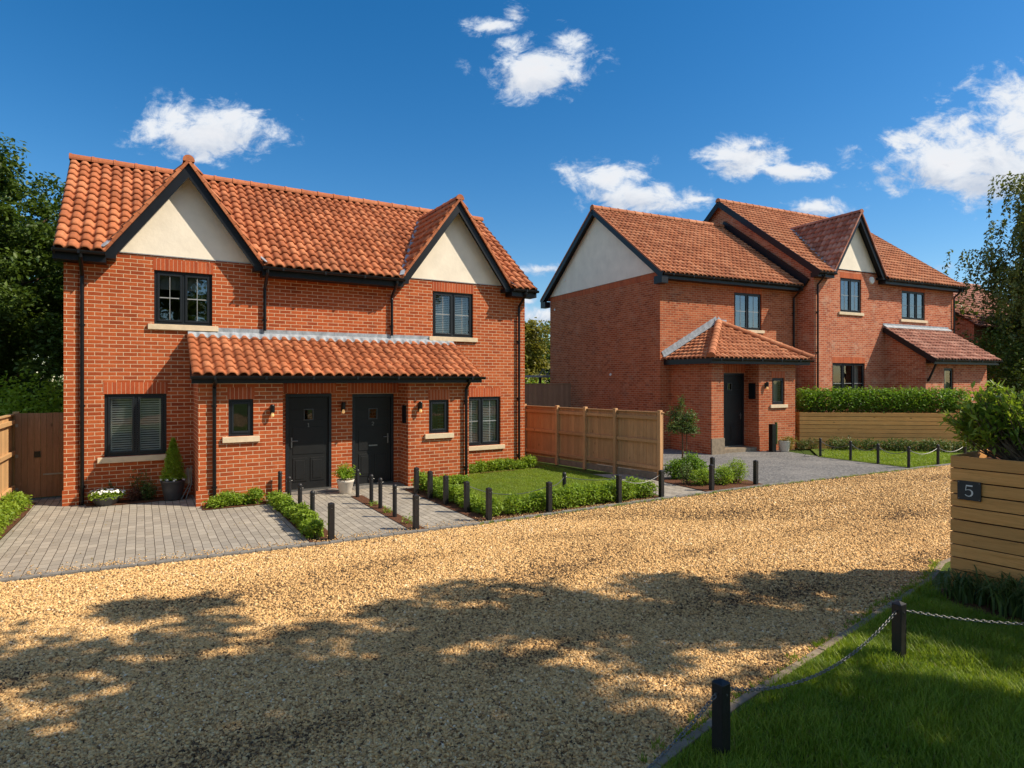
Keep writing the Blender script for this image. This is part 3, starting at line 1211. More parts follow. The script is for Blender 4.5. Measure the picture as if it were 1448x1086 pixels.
# ================================================================== HOUSE ONE (semi-detached pair)
H1 = empty('semi_detached_house', (AX, AY, 0), ANG,
           'wide red brick house pair with two cream gables and two black front doors', 'house')
L1, DEP1 = 10.3, 5.6
EZ, EY = 4.84, -.42
RZ, RY = 7.42, 2.80
tan1 = (RZ - EZ) / (RY - EY)
g1, g2 = 2.06, 8.16
mb = MB()
wins = [(1.46, 2.52, 3.53, 4.62), (7.55, 8.70, 3.50, 4.65), (.62, 1.68, .89, 2.12), (8.36, 9.53, .66, 1.95)]
wall_x(mb, 0, L1, -.02, 4.92, 0, wins)
wall_y(mb, 0, DEP1, -.02, 4.92, 0)
wall_y(mb, 0, DEP1, -.02, 4.92, L1)
wall_x(mb, 0, L1, -.02, 4.92, DEP1, (), out=1)
for x in (0, L1):
    poly(mb, [(x, 0, 4.92), (x, DEP1, 4.92), (x, RY, 4.92 + RY * tan1)])
wall_obj('wall', mb, M['brick'], H1)
pl = MB()
for (a, b) in ((-.04, .22),):
    pl.box(a, b, -.06, .0, -.02, .30)
    pl.box(a + .02, b - .02, -.03, -.001, .302, 4.62)
pl.build('corner_pier', M['brick'], H1)
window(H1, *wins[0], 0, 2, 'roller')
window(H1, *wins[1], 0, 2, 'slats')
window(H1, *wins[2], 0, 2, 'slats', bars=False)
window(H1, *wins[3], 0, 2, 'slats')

cosr = math.cos(math.atan(tan1)); sinr = math.sin(math.atan(tan1))
v1 = dormer(H1, g1, 1.40, 4.92, 4.87, 6.80, -.28, EY, EZ, tan1, M['tile'], 2.0)
v2 = dormer(H1, g2, 1.52, 4.93, 4.87, 6.95, -.28, EY, EZ, tan1, M['tile'], 2.0)
roof_slope('roof', H1, M['tile'], (-.14, EY, EZ), (1, 0, 0), (0, cosr, sinr), L1 + .28, (RY - EY) / cosr, voids=[v1, v2])
roof_slope('roof', H1, M['tile'], (L1 + .14, DEP1 + .42, EZ), (-1, 0, 0), (0, -cosr, sinr), L1 + .28, (RY - EY) / cosr)
rm = MB()
ridge(rm, (-.15, RY, RZ + .0), (L1 + .15, RY, RZ + .0), .12)
rm.build('ridge_tiles', M['tile'], H1, fix=False)
for (a, b) in ((-.16, g1 - 1.40), (g1 + 1.40, g2 - 1.52), (g2 + 1.52, L1 + .16)):
    fascia(H1, a, b, 0, EY + .07, EZ - .02, .19)
    gutter(H1, a, b, EY + .0, EZ - .03)
downpipe(H1, .27, -.07, .0, 4.40, EY, EZ - .06)
downpipe(H1, 3.55, -.06, 3.35, 4.40, EY, EZ - .06, shoe=False)
downpipe(H1, 6.45, -.06, 3.35, 4.40, EY, EZ - .06, shoe=False)
downpipe(H1, 10.08, -.06, .0, 4.40, EY, EZ - .06)
# verge boards at both ends
for x in (-.13, L1 + .11):
    vbm = MB()
    for s_ in (0, 1):
        y0_ = EY if s_ == 0 else DEP1 + .42
        vbm.bar((x, y0_, EZ - .07), (x, RY, RZ - .07), .025, .14, up=(0, -sinr if s_ == 0 else sinr, cosr))
    vbm.build('bargeboard', M['trim'], H1)

# porch
PF, PD = -1.36, -.80       # front plane, door plane
pw = MB()
wall_x(pw, 2.16, 3.68, -.02, 2.42, PF, [(2.68, 3.13, 1.30, 2.02)], reveal=.08)
wall_x(pw, 6.36, 7.88, -.02, 2.42, PF, [(6.86, 7.36, 1.17, 1.94)], reveal=.08)
for x in (2.16, 7.88):
    poly(pw, [(x, PF, -.02), (x, 0, -.02), (x, 0, 3.30), (x, PF, 2.58)])
wall_y(pw, PF, PD, -.02, 2.42, 3.68)
wall_y(pw, PF, PD, -.02, 2.42, 6.36)
wall_x(pw, 3.68, 6.36, -.02, 2.42, PD, [(3.84, 4.80, -.02, 2.10), (5.26, 6.22, -.02, 2.08)], reveal=.03)
pw.box(2.12, 2.36, PF - .03, PF - .001, -.02, .30)
wall_obj('porch_wall', pw, M['brick'], H1)
lt = MB()
lt.box(3.70, 4.90, PD - .006, PD + .01, 2.12, 2.34)
lt.box(5.14, 6.34, PD - .006, PD + .01, 2.10, 2.34)
lt.build('soldier_course', M['soldier'], H1)
window(H1, 2.68, 3.13, 1.30, 2.02, PF, 1, None, True, False)
window(H1, 6.86, 7.36, 1.17, 1.94, PF, 1, None, True, False)
door(H1, 3.84, 4.80, .04, 2.10, PD, '1', hinge_left=False)
door(H1, 5.26, 6.22, .04, 2.08, PD, '2', hinge_left=True, slot=True)
st = MB()
st.box(3.70, 4.88, PD - .34, PD + .1, -.02, .035)
st.box(5.18, 6.34, PD - .34, PD + .1, -.02, .035)
st.build('doorstep', M['kerb'], H1)
lamp(H1, 3.47, PF, 1.72)
lamp(H1, 5.04, PD, 1.72)
lamp(H1, 6.62, PF, 1.72)
mbx = MB()
mbx.box(6.325, 6.36, PF + .12, PF + .30, 1.42, 1.82)
mbx.build('letter_box', M['trim'], H1)
PEY, PEZ, PTZ = -1.62, 2.50, 3.36
tp = (PTZ - PEZ) / (-PEY)
cp, sp_ = math.cos(math.atan(tp)), math.sin(math.atan(tp))
roof_slope('porch_roof', H1, M['tile'], (2.04, PEY, PEZ), (1, 0, 0), (0, cp, sp_), 6.08, -PEY / cp, gauge=.27)
fascia(H1, 2.04, 8.12, PF, PEY + .06, PEZ - .02, .15)
gutter(H1, 2.02, 8.16, PEY, PEZ - .03)
ps = MB()     # closed porch ends and soffit
poly(ps, [(2.10, PF, 2.42), (2.10, 0, 2.42), (2.10, 0, PTZ - .06), (2.10, PF, 2.60)])
poly(ps, [(7.94, PF, 2.42), (7.94, 0, 2.42), (7.94, 0, PTZ - .06), (7.94, PF, 2.60)])
ps.quad((2.16, PF, 2.40), (7.88, PF, 2.40), (7.88, 0, 2.40), (2.16, 0, 2.40))
ps.build('soffit', M['trim'], H1, fix=False)
fl = MB()
n = 34
for i in range(n):
    a, b = 2.06 + 6.04 * i / n, 2.06 + 6.04 * (i + 1) / n
    fl.box(a, b + .004, -.016 - (i % 2) * .003, -.002, PTZ + .0, PTZ + .14)
ns_ = 300
vs, fs = [], []
for i in range(ns_ + 1):
    x = 2.06 + 6.04 * i / ns_
    ph = (x - 2.04) / (6.08 / 30) * 2 * math.pi
    hh = .024 * (math.sin(ph - .6) + .3 * math.sin(2 * ph + .4)) + .018
    vs += [(x, -.20, PTZ - .20 * tp + hh + .03), (x, -.10, PTZ - .10 * tp + hh * .7 + .03), (x, -.012, PTZ + .06)]
for i in range(ns_):
    for j in range(2):
        a = 3 * i + j
        fs.append((a, a + 3, a + 4, a + 1))
fl.add(vs, fs)
fl.build('flashing', M['lead'], H1, fix=False)
downpipe(H1, 2.43, PF - .06, .0, 2.28, PEY, PEZ - .06)
downpipe(H1, 7.78, PF - .06, .0, 2.20, PEY, PEZ - .06)

# ================================================================== HOUSE TWO
H2 = empty('detached_house', (A2X, A2Y, 0), ANG2,
           'red brick house with a big cream end gable and a hipped porch', 'house')
L2, DEP2 = 6.8, 7.63
E2Z, E2Y = 6.04, -.42
R2Y, R2Z = 3.80, 9.22
tan2 = (R2Z - E2Z) / (R2Y - E2Y)
c2, s2 = math.cos(math.atan(tan2)), math.sin(math.atan(tan2))
mb = MB()
wq = [(3.46, 4.86, 4.27, 5.64)]
wall_x(mb, 0, L2, -.02, 6.12, 0, wq)
wall_y(mb, 0, DEP2, -.02, 6.14, 0)
wall_y(mb, 0, DEP2, -.02, 6.14, L2)
wall_x(mb, 0, L2, -.02, 6.12, DEP2, (), out=1)
wall_obj('wall', mb, M['brick_b'], H2)
gm = MB()
gz0 = 6.15
gm.prism([(.0, gz0), (DEP2, gz0), (DEP2, gz0 + .0), (R2Y, R2Z - .08), (.0, gz0 + .12)], 'x', -.016, .05)
gm.build('gable_render', M['render'], H2)
sc = MB()
sc.box(-.006, .01, .02, DEP2 - .02, 5.92, 6.135)
sc.build('soldier_course', M['soldier'], H2)
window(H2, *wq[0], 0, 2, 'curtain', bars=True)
roof_slope('roof', H2, M['tile_b'], (-.26, E2Y, E2Z), (1, 0, 0), (0, c2, s2), 6.94, (R2Y - E2Y) / c2, gauge=.27)
roof_slope('roof', H2, M['tile_b'], (L2 - .12, DEP2 + .42, E2Z), (-1, 0, 0), (0, -c2, s2), 6.94, (R2Y - E2Y) / c2, gauge=.27)
rm = MB()
ridge(rm, (-.27, R2Y, R2Z + .01), (6.72, R2Y, R2Z + .01), .13)
rm.build('ridge_tiles', M['tile_b'], H2, fix=False)
for s_ in (0, 1):
    y0_ = E2Y if s_ == 0 else DEP2 + .42
    up = (0, -s2 if s_ == 0 else s2, c2)
    bm_ = MB()
    bm_.bar((-.255, y0_, E2Z - .10), (-.255, R2Y, R2Z - .10), .028, .24, up=up)
    bm_.bar((-.12, y0_, E2Z - .12), (-.12, R2Y, R2Z - .12), .24, .02, up=up)
    yb = y0_ + (.0 if s_ == 0 else -.42)
    bm_.box(-.27, -.002, min(y0_, yb + (.42 if s_ == 0 else 0)), max(y0_, yb + (.42 if s_ == 0 else 0)) - .002, E2Z - .36, E2Z - .10)
    bm_.build('bargeboard', M['trim'], H2)
    vt = MB()
    vt.bar((-.25, y0_, E2Z + .02), (-.25, R2Y, R2Z + .02), .07, .05, up=up)
    vt.build('verge_tiles', M['tile_b'], H2)
fascia(H2, -.0, 6.7, 0, E2Y + .07, E2Z - .02, .18)
gutter(H2, -.2, 6.62, E2Y, E2Z - .03)
# abutment board against the taller house
ab = MB()
ab.bar((6.71, E2Y - .1, E2Z + .10), (6.71, R2Y, R2Z + .14), .10, .30, up=(0, -s2, c2))
ab.build('abutment_board', M['trim'], H2)
downpipe(H2, 6.55, -.06, .0, 5.6, E2Y, E2Z - .06)
# hipped porch
P2F, P2D = -1.95, -1.36
pw = MB()
wall_x(pw, .46, .98, -.02, 3.02, P2F)
wall_x(pw, 2.56, 4.30, -.02, 3.02, P2F, [(3.18, 3.78, 1.56, 2.46)], reveal=.08)
wall_y(pw, P2F, 0, -.02, 3.02, .46)
wall_y(pw, P2F, 0, -.02, 3.02, 4.30)
wall_y(pw, P2F, P2D, -.02, 3.02, .98)
wall_y(pw, P2F, P2D, -.02, 3.02, 2.56)
wall_x(pw, .98, 2.56, -.02, 3.02, P2D, [(1.22, 2.50, .14, 2.62)], reveal=.04)
wall_obj('porch_wall', pw, M['brick_b'], H2)
lt = MB()
lt.box(.985, 2.555, P2D - .006, P2D + .01, 2.64, 2.96)
lt.build('soldier_course', M['soldier'], H2)
window(H2, 3.18, 3.78, 1.56, 2.46, P2F, 1, 'curtain', True, False)
door(H2, 1.22, 2.50, .14, 2.62, P2D, None, hinge_left=True)
st = MB()
st.box(.99, 2.55, P2D - .5, P2D + .06, -.02, .13)
st.box(.44, .98, P2F - .05, P2F - .002, -.02, .52)
st.build('doorstep', M['concrete'], H2)
lamp(H2, 2.86, P2F, 2.14)
mbx = MB()
mbx.box(2.515, 2.56, P2F + .14, P2F + .40, 1.75, 2.28)
mbx.build('letter_box', M['trim'], H2)
x0, x1, yf, ze = .12, 4.74, -2.28, 3.10
ax, ay, az = 2.60, -.10, 4.42
tf = (az - ze) / (ay - yf)
cf, sf = math.cos(math.atan(tf)), math.sin(math.atan(tf))
def plane_from(a, b, c, inside):
    a, b, c = Vector(a), Vector(b), Vector(c)
    n_ = (b - a).cross(c - a).normalized()
    if (Vector(inside) - a).dot(n_) > 0:
        n_ = -n_
    return (a, n_)
ap = (ax, ay, az)
dn = (0, 0, -50)
hipL = plane_from((x0, yf, ze), ap, (x0, yf, -3), (2.6, yf, ze))
hipR = plane_from((x1, yf, ze), ap, (x1, yf, -3), (2.6, yf, ze))
roof_slope('porch_roof', H2, M['tile_b'], (x0, yf, ze), (1, 0, 0), (0, cf, sf), x1 - x0, (ay - yf) / cf + .02, gauge=.26, cuts=[hipL, hipR])
tl = (az - ze) / (ax - x0)
cl, sl2 = math.cos(math.atan(tl)), math.sin(math.atan(tl))
roof_slope('porch_roof', H2, M['tile_b'], (x0, -.02, ze), (0, -1, 0), (cl, 0, sl2), -.02 - yf, (ax - x0) / cl, gauge=.26,
           cuts=[plane_from((x0, yf, ze), ap, (x0, yf, -3), (x0, -.02, ze))])
tr_ = (az - ze) / (x1 - ax)
cr, sr = math.cos(math.atan(tr_)), math.sin(math.atan(tr_))
roof_slope('porch_roof', H2, M['tile_b'], (x1, yf, ze), (0, 1, 0), (-cr, 0, sr), -.02 - yf, (x1 - ax) / cr, gauge=.26,
           cuts=[plane_from((x1, yf, ze), ap, (x1, yf, -3), (x1, -.02, ze))])
rm = MB()
ridge(rm, (x0 - .02, yf - .02, ze + .04), (ax, ay, az + .05), .125, .36)
ridge(rm, (x1 + .02, yf - .02, ze + .04), (ax, ay, az + .05), .115, .36)
rm.build('ridge_tiles', M['tile_b'], H2, fix=False)
fl = MB()
n = 12
for (xa, xb) in ((x0, ax), (x1, ax)):
    for i in range(n):
        a, b = i / n, (i + 1.0) / n
        pa = Vector((xa + (xb - xa) * a, -.012, ze + (az - ze) * a + .16))
        pb = Vector((xa + (xb - xa) * b, -.012, ze + (az - ze) * a + .20 + (az - ze) / n * .8))
        fl.bar(pa, pb, .012, .24, up=(0, 0, 1))
fl.bar((x0, -.07, ze + .09), (ax, -.07, az + .09), .13, .014, up=(-sl2, 0, cl))
fl.box(ax - .12, ax + .45, -.03, -.013, az - .02, az + .17)
fl.build('flashing', M['lead'], H2)
fs_ = MB()
fs_.box(x0 + .04, x1 - .04, yf + .05, yf + .072, ze - .19, ze - .01)
fs_.box(x0 + .04, x0 + .062, yf + .073, -.01, ze - .19, ze - .01)
fs_.box(x1 - .062, x1 - .04, yf + .073, -.01, ze - .19, ze - .01)
fs_.box(x0 + .063, x1 - .063, yf + .073, -.01, ze - .17, ze - .15)
fs_.build('fascia', M['trim'], H2)
gutter(H2, x0 - .02, x1 + .02, yf, ze - .03)
vm = MB()
vm.tube([(-.001, 2.9, 2.60), (-.03, 2.9, 2.60)], .05, 12)
vm.tube([(-.001, 7.2, 5.55), (-.03, 7.2, 5.55)], .05, 12)
vm.tube([(-.017, 6.3, 6.75), (-.04, 6.3, 6.75)], .05, 12)
vm.build('wall_vent', M['white'], H2)

# ================================================================== HOUSE THREE
F3 = -.75
H3 = empty('neighbouring_house', (A2X + D2[0] * 6.81 + N2[0] * F3, A2Y + D2[1] * 6.81 + N2[1] * F3, 0), ANG2,
           'tallest brick house at the right with one small cream gable and a lean-to porch', 'house')
L3, DEP3 = 9.15, 9.4
E3Z, E3Y = 6.50, -.38
R3Y, R3Z = 4.75, 10.42
tan3 = (R3Z - E3Z) / (R3Y - E3Y)
c3, s3 = math.cos(math.atan(tan3)), math.sin(math.atan(tan3))
mb = MB()
ox = 6.81
w3 = [(8.32 - ox, 9.60 - ox, 5.08, 6.42), (12.22 - ox, 13.85 - ox, 4.96, 6.17), (7.86 - ox, 9.82 - ox, 1.45, 3.06)]
wall_x(mb, 0, L3, -.02, 6.72, 0, w3)
wall_y(mb, 0, DEP3, -.02, 6.72, 0)
wall_y(mb, 0, DEP3, -.02, 6.72, L3)
wall_x(mb, 0, L3, -.02, 6.72, DEP3, (), out=1)
for x in (0, L3):
    poly(mb, [(x, 0, 6.72), (x, DEP3, 6.72), (x, R3Y, R3Z - .05)])
wall_obj('wall', mb, M['brick_c'], H3)
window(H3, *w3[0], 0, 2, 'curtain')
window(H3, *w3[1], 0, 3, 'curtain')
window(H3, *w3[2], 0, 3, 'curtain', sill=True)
xg = 9.12 - ox
v3 = dormer(H3, xg, 1.55, 6.76, 6.60, 8.98, -.30, E3Y, E3Z, tan3, M['tile_c'], 2.0)
roof_slope('roof', H3, M['tile_b'], (-.20, E3Y, E3Z), (1, 0, 0), (0, c3, s3), L3 + .40, (R3Y - E3Y) / c3, voids=[v3])
roof_slope('roof', H3, M['tile_b'], (L3 + .20, DEP3 + .38, E3Z), (-1, 0, 0), (0, -c3, s3), L3 + .40, (R3Y - E3Y) / c3)
rm = MB()
ridge(rm, (-.21, R3Y, R3Z + .01), (L3 + .21, R3Y, R3Z + .01), .13)
rm.build('ridge_tiles', M['tile_b'], H3, fix=False)
for x in (-.19, L3 + .19):
    bm_ = MB()
    bm_.bar((x, E3Y, E3Z - .10), (x, R3Y, R3Z - .10), .03, .24, up=(0, -s3, c3))
    bm_.bar((x, DEP3 + .38, E3Z - .10), (x, R3Y, R3Z - .10), .03, .24, up=(0, s3, c3))
    xx = x / 2 if x < 0 else (x + L3) / 2
    bm_.bar((xx, E3Y, E3Z - .12), (xx, R3Y, R3Z - .12), .15, .02, up=(0, -s3, c3))
    bm_.build('bargeboard', M['trim'], H3)
for (a, b) in ((-.2, xg - 1.55), (xg + 1.55, L3 + .2)):
    fascia(H3, a, b, 0, E3Y + .07, E3Z - .02, .18)
    gutter(H3, a, b, E3Y, E3Z - .03)
downpipe(H3, .14, -.06, .0, 6.05, E3Y, E3Z - .06)
downpipe(H3, L3 - .06, -.06, 4.3, 6.05, E3Y, E3Z - .06, shoe=False)
al = MB()
al.lathe([(.001, .06), (.13, .055), (.15, .03), (.15, 0)], (0, 0, 0), 24)
alo = al.build('alarm_box', M['white'], H3, smooth=False)
alo.rotation_euler = (R(90), 0, 0)
alo.location = (10.22 - ox, -.001, 6.44)
# lean-to porch
lx0, lx1, lf, lz0, lz1 = 10.95 - ox, 15.55 - ox, -2.05, 3.20, 4.58
lw0, lw1, lwf = 11.10 - ox, 15.35 - ox, -1.62
pw = MB()
wall_x(pw, lw0, lw1, -.02, 3.42, lwf, [(12.30 - ox, 12.95 - ox, 1.3, 2.86)], reveal=.08)
for x in (lw0, lw1):
    wall_y(pw, lwf, 0, -.02, 3.1, x)
    poly(pw, [(x, lwf, 3.1), (x, 0, 3.1), (x, 0, 4.50), (x, lwf, 3.42)])
wall_obj('porch_wall', pw, M['brick_c'], H3)
window(H3, 12.30 - ox, 12.95 - ox, 1.3, 2.86, lwf, 1, 'curtain', True, False, lintel=False)
tl3 = (lz1 - lz0) / (-lf)
cl3, sl3 = math.cos(math.atan(tl3)), math.sin(math.atan(tl3))
roof_slope('porch_roof', H3, M['tile_c'], (lx0, lf, lz0), (1, 0, 0), (0, cl3, sl3), lx1 - lx0, -lf / cl3, gauge=.26)
bm_ = MB()
for x in (lx0 + .01, lx1 - .01):
    bm_.bar((x, lf, lz0 - .09), (x, -.02, lz1 - .10), .03, .2, up=(0, -sl3, cl3))
bm_.box(lx0 + .03, lx1 - .03, lf + .06, lf + .082, lz0 - .19, lz0 - .02)
bm_.box(lx0 + .03, lx1 - .03, lf + .083, lwf - .002, lz0 - .16, lz0 - .14)
bm_.bar((lw0 + .12, lwf - .02, 2.35), (lw0 + .12, lf + .12, lz0 - .2), .06, .06)
bm_.build('fascia', M['trim'], H3)
gutter(H3, lx0, lx1, lf, lz0 - .03)
fl = MB()
fl.box(lx0 + .02, lx1, -.016, -.002, lz1 - .01, lz1 + .15)
fl.bar((lx0 + .02, -.10, lz1 + .02), (lx1, -.10, lz1 + .02), .20, .014, up=(0, -sl3, cl3))
fl.build('flashing', M['lead'], H3)

# far house behind the birch
H4 = empty('distant_house', (24.4, 32.5, 0), ANG2 + R(2), 'far pinkish tiled roof half hidden behind the birch tree at the right', 'house')
mb = MB()
wall_x(mb, 0, 9, -.02, 5.4, 0)
wall_y(mb, 0, 8, -.02, 5.4, 0)
wall_y(mb, 0, 8, -.02, 5.4, 9)
poly(mb, [(0, 0, 5.4), (0, 8, 5.4), (0, 4, 8.2)])
wall_obj('wall', mb, M['brick_c'], H4)
t4 = math.atan((8.5 - 5.2) / 4.3)
roof_slope('roof', H4, M['tile_c'], (-.15, -.3, 5.2), (1, 0, 0), (0, math.cos(t4), math.sin(t4)), 9.3, 4.3 / math.cos(t4), gauge=.30)
roof_slope('roof', H4, M['tile_c'], (9.15, 8.3, 5.2), (-1, 0, 0), (0, -math.cos(t4), math.sin(t4)), 9.3, 4.3 / math.cos(t4), gauge=.30)
rm = MB()
ridge(rm, (-.15, 4.0, 8.5), (9.15, 4.0, 8.5), .13)
rm.build('ridge_tiles', M['tile_c'], H4, fix=False)


# ================================================================== vegetation
def leaf_cards(P, size, droop=0.0, spread=1.0, aspect=.55, dirs=None, jitter=.35):
    """P (n,3) leaf bases -> vertices, tri faces"""
    n = len(P)
    if dirs is None:
        d = rng.normal(size=(n, 3))
        d[:, 2] = d[:, 2] * .6 - droop
    else:
        d = dirs + rng.normal(size=(n, 3)) * spread
        d[:, 2] -= droop
    d /= np.linalg.norm(d, axis=1)[:, None] + 1e-9
    up = np.tile(np.array([[0, 0, 1.0]]), (n, 1)) + rng.normal(size=(n, 3)) * .55
    s = np.cross(d, up)
    s /= np.linalg.norm(s, axis=1)[:, None] + 1e-9
    u = np.cross(s, d)
    L = size * (1 + jitter * rng.uniform(-1, 1, n))[:, None]
    wd = L * aspect * .5
    mid = P + d * L * .45
    tip = P + d * L - u * L * .12
    V = np.stack([P, mid - s * wd + u * wd * .25, tip, mid + s * wd + u * wd * .25], axis=1).reshape(-1, 3)
    b = np.arange(n)[:, None] * 4
    F = np.concatenate([b + np.array([[0, 1, 2]]), b + np.array([[0, 2, 3]])], axis=1).reshape(-1, 3)
    return V, F


def cards_obj(name, P, size, mat, parent=None, **k):
    V, F = leaf_cards(P, size, **k)
    tn = np.repeat(np.clip(rng.beta(1.6, 1.8, len(P)), 0, 1), 2)
    return npmesh(name, V, F, tn, mat, parent)


def blob_points(c, r, n, shell=.55):
    """n points in an ellipsoid, biased to the outside"""
    d = rng.normal(size=(n, 3))
    d /= np.linalg.norm(d, axis=1)[:, None]
    rad = shell + (1 - shell) * rng.random(n) ** .6
    rad *= 1 + .12 * rng.normal(size=n)
    return np.array(c) + d * rad[:, None] * np.array(r)


def tree(name, loc, h, crown_r, crown_z, mat, label, cat='tree', nclump=60, nleaf=140, leaf=.16, clump=.55, trunk_r=.16, group=None, seed=1, shape='round', zmin=None):
    """tapered trunk with limbs reaching leaf clumps spread through the crown"""
    global rng
    old = rng
    rng = np.random.default_rng(seed)
    rnd = random.Random(seed)
    root = empty(name, (loc[0], loc[1], 0), 0, label, cat, group)
    C = []
    tries = 0
    while len(C) < nclump and tries < 9000:
        tries += 1
        d = rng.normal(size=3)
        d /= np.linalg.norm(d)
        rr = rng.random() ** .45
        p = d * rr * np.array([crown_r[0], crown_r[1], crown_r[2]])
        if shape == 'cone':
            k = 1 - (p[2] / crown_r[2] + 1) / 2
            p[0] *= .25 + 1.05 * k
            p[1] *= .25 + 1.05 * k
        p = p * (1 + .10 * rng.normal())
        p[2] += crown_z
        if zmin is not None and p[2] < zmin:
            continue
        C.append(p)
    C = np.array(C)
    tb = MB()
    tz = crown_z + crown_r[2] * .45
    pts, rs = [], []
    for i in range(9):
        f = i / 8
        pts.append((.12 * math.sin(f * 3.1 + seed) * f, .12 * math.cos(f * 2.3 + seed) * f, f * tz - .02))
        rs.append(trunk_r * (1.25 if i == 0 else 1) * (1 - .8 * f) + .012)
    tb.tube(pts, rs, 10)
    for p in C[:: max(1, len(C) // 34)]:
        z0 = max(tz * .22, min(tz * .95, p[2] * (.45 + .3 * rnd.random())))
        k = z0 / tz * 8
        i = min(7, int(k))
        b = Vector(pts[i]).lerp(Vector(pts[i + 1]), k - i)
        e = Vector(p)
        m1 = b.lerp(e, .35) + Vector((rnd.uniform(-.1, .1), rnd.uniform(-.1, .1), .12 * (e - b).length))
        m2 = b.lerp(e, .7) + Vector((rnd.uniform(-.1, .1), rnd.uniform(-.1, .1), .10 * (e - b).length))
        r0 = trunk_r * .42 * (1 - .6 * z0 / tz)
        tb.tube([b, m1, m2, e], [r0, r0 * .7, r0 * .4, r0 * .15], 6)
    tb.build('trunk', M['bark'], root, smooth=True)
    ps = []
    for p in C:
        s_ = clump * (.6 + .8 * rng.random())
        ps.append(blob_points(p, (s_, s_, s_ * .62), int(nleaf * (.6 + .8 * rng.random())), .25))
    cards_obj('crown', np.concatenate(ps), leaf, mat, root, droop=.15)
    rng = old
    return root


def shrub(name, pts_list, size, mat, label, cat, group=None, soil=None, n=900, shell=.45, stems=True, droop=-.2, loc=None, parts=True, aspect=.55):
    """bush made of overlapping leafy lobes: pts_list = [(x,y,z,rx,ry,rz)] world"""
    x0 = np.mean([p[0] for p in pts_list]); y0 = np.mean([p[1] for p in pts_list])
    root = empty(name, (x0, y0, 0), 0, label, cat, group)
    P = []
    tot = sum(p[3] * p[5] + p[4] * p[5] for p in pts_list)
    st = MB()
    for (x, y, z, rx, ry, rz) in pts_list:
        k = max(20, int(n * (rx * rz + ry * rz) / tot))
        q = blob_points((x - x0, y - y0, z), (rx, ry, rz), k, shell)
        q[:, 2] = np.abs(q[:, 2] - .03) + .03
        P.append(q)
        if stems:
            for i in range(4):
                a = random.uniform(0, 6.28)
                st.tube([(x - x0 + .03 * math.cos(a), y - y0 + .03 * math.sin(a), 0),
                         (x - x0 + rx * .35 * math.cos(a), y - y0 + ry * .35 * math.sin(a), z * .7),
                         (x - x0 + rx * .75 * math.cos(a), y - y0 + ry * .75 * math.sin(a), z + rz * .4)], [.012, .008, .004], 5)
    if stems:
        st.build('stem', M['bark'], root)
    cards_obj('foliage', np.concatenate(P), size, mat, root, droop=droop, aspect=aspect)
    return root


ORD = ['first', 'second', 'third', 'fourth', 'fifth', 'sixth', 'seventh', 'eighth', 'ninth', 'tenth']

# low box hedging: each short run is planted bush by bush
def box_row(a, b, wdt, h, nb, label, group='low box hedging around the front gardens', cat='hedge', leaf=.052, dens=1.0, mat='leaf_box', frame=True):
    P = []
    for i in range(nb):
        f = (i + .5) / nb
        s = a[0] + (b[0] - a[0]) * f + random.uniform(-.03, .03)
        t = a[1] + (b[1] - a[1]) * f + random.uniform(-.03, .03)
        x, y = wp(s, t) if frame else (s, t)
        hh = h * random.uniform(.72, 1.22)
        r = wdt * random.uniform(.46, .60)
        P.append((x, y, hh * .5, r, r, hh * .52))
        P.append((x + random.uniform(-.08, .08), y + random.uniform(-.08, .08), hh * .68, r * .7, r * .7, hh * .36))
    L = math.hypot(b[0] - a[0], b[1] - a[1])
    return shrub('box_hedge', P, leaf, M[mat], label, cat, group, n=int(3600 * L * dens), shell=.55, stems=True)


box_row((3.50, -5.02), (3.47, -1.75), .28, .27, 13, 'low box hedge along the bollards left of the first door path', dens=.8)
box_row((2.35, -1.62), (3.25, -1.62), .36, .26, 4, 'short low box hedge under the porch window with a cream sill left of the doors')
box_row((6.48, -5.05), (6.46, -1.75), .36, .30, 12, 'low box hedge between the second door path and the front lawn', dens=.8)
box_row((6.75, -5.02), (10.15, -5.02), .44, .40, 12, 'long low box hedge between the front lawn and the gravel', dens=.9)
box_row((6.72, -1.68), (7.75, -1.58), .36, .24, 4, 'short low box hedge under the porch window right of the doors')
box_row((8.0, -.32), (10.35, -.32), .40, .28, 8, 'low box hedge against the brick wall under the right ground floor window')
box_row((-.78, .35), (-.83, -3.6), .50, .34, 10, 'low green hedge along the blonde fence at the left edge', dens=.7)
# side path shrubs beside house two drive
box_row((3.78, 14.75), (4.62, 14.95), .50, .62, 4, 'dark clipped hedge block below the small standard tree', mat='leaf_hedge', leaf=.055, dens=1.5, frame=False)
for i, (s, t, r, h, lb) in enumerate([(12.10, -4.60, .30, .36, 'small light green bush beside the bollard at the side path'),
                                      (12.55, -4.80, .30, .40, 'middle light green bush between the two bollards by the grey drive'),
                                      (13.05, -4.75, .32, .50, 'tallest light green bush beside the bollard at the drive corner')]):
    x, y = wp(s, t)
    shrub('small_bush', [(x, y, h * .5, r, r, h * .5), (x + .08, y - .05, h * .7, r * .6, r * .6, h * .45)], .06, M['leaf_box'], lb, 'bush', 'bushes beside the grey drive', n=1500, shell=.35, aspect=.3)
x, y = 3.95, 14.0
shrub('flowering_plant', [(x, y, .28, .18, .18, .26)], .04, M['leaf_olive'], 'small pale plant at the foot of the standard tree', 'plant', n=500)

# second path bed sprigs
for i, (t, h) in enumerate([(-4.75, .16), (-3.75, .12), (-3.05, .10)]):
    x, y = wp(5.02, t)
    shrub('seedling', [(x, y, h * .55, .09, .09, h * .5)], .05, M['leaf_box'],
          ['largest green sprig in the narrow bed between the door paths', 'middle green sprig in the narrow bed between the door paths', 'smallest green sprig in the narrow bed nearest the doors'][i],
          'plant', 'sprigs in the narrow bed', n=70, stems=False, aspect=.3)

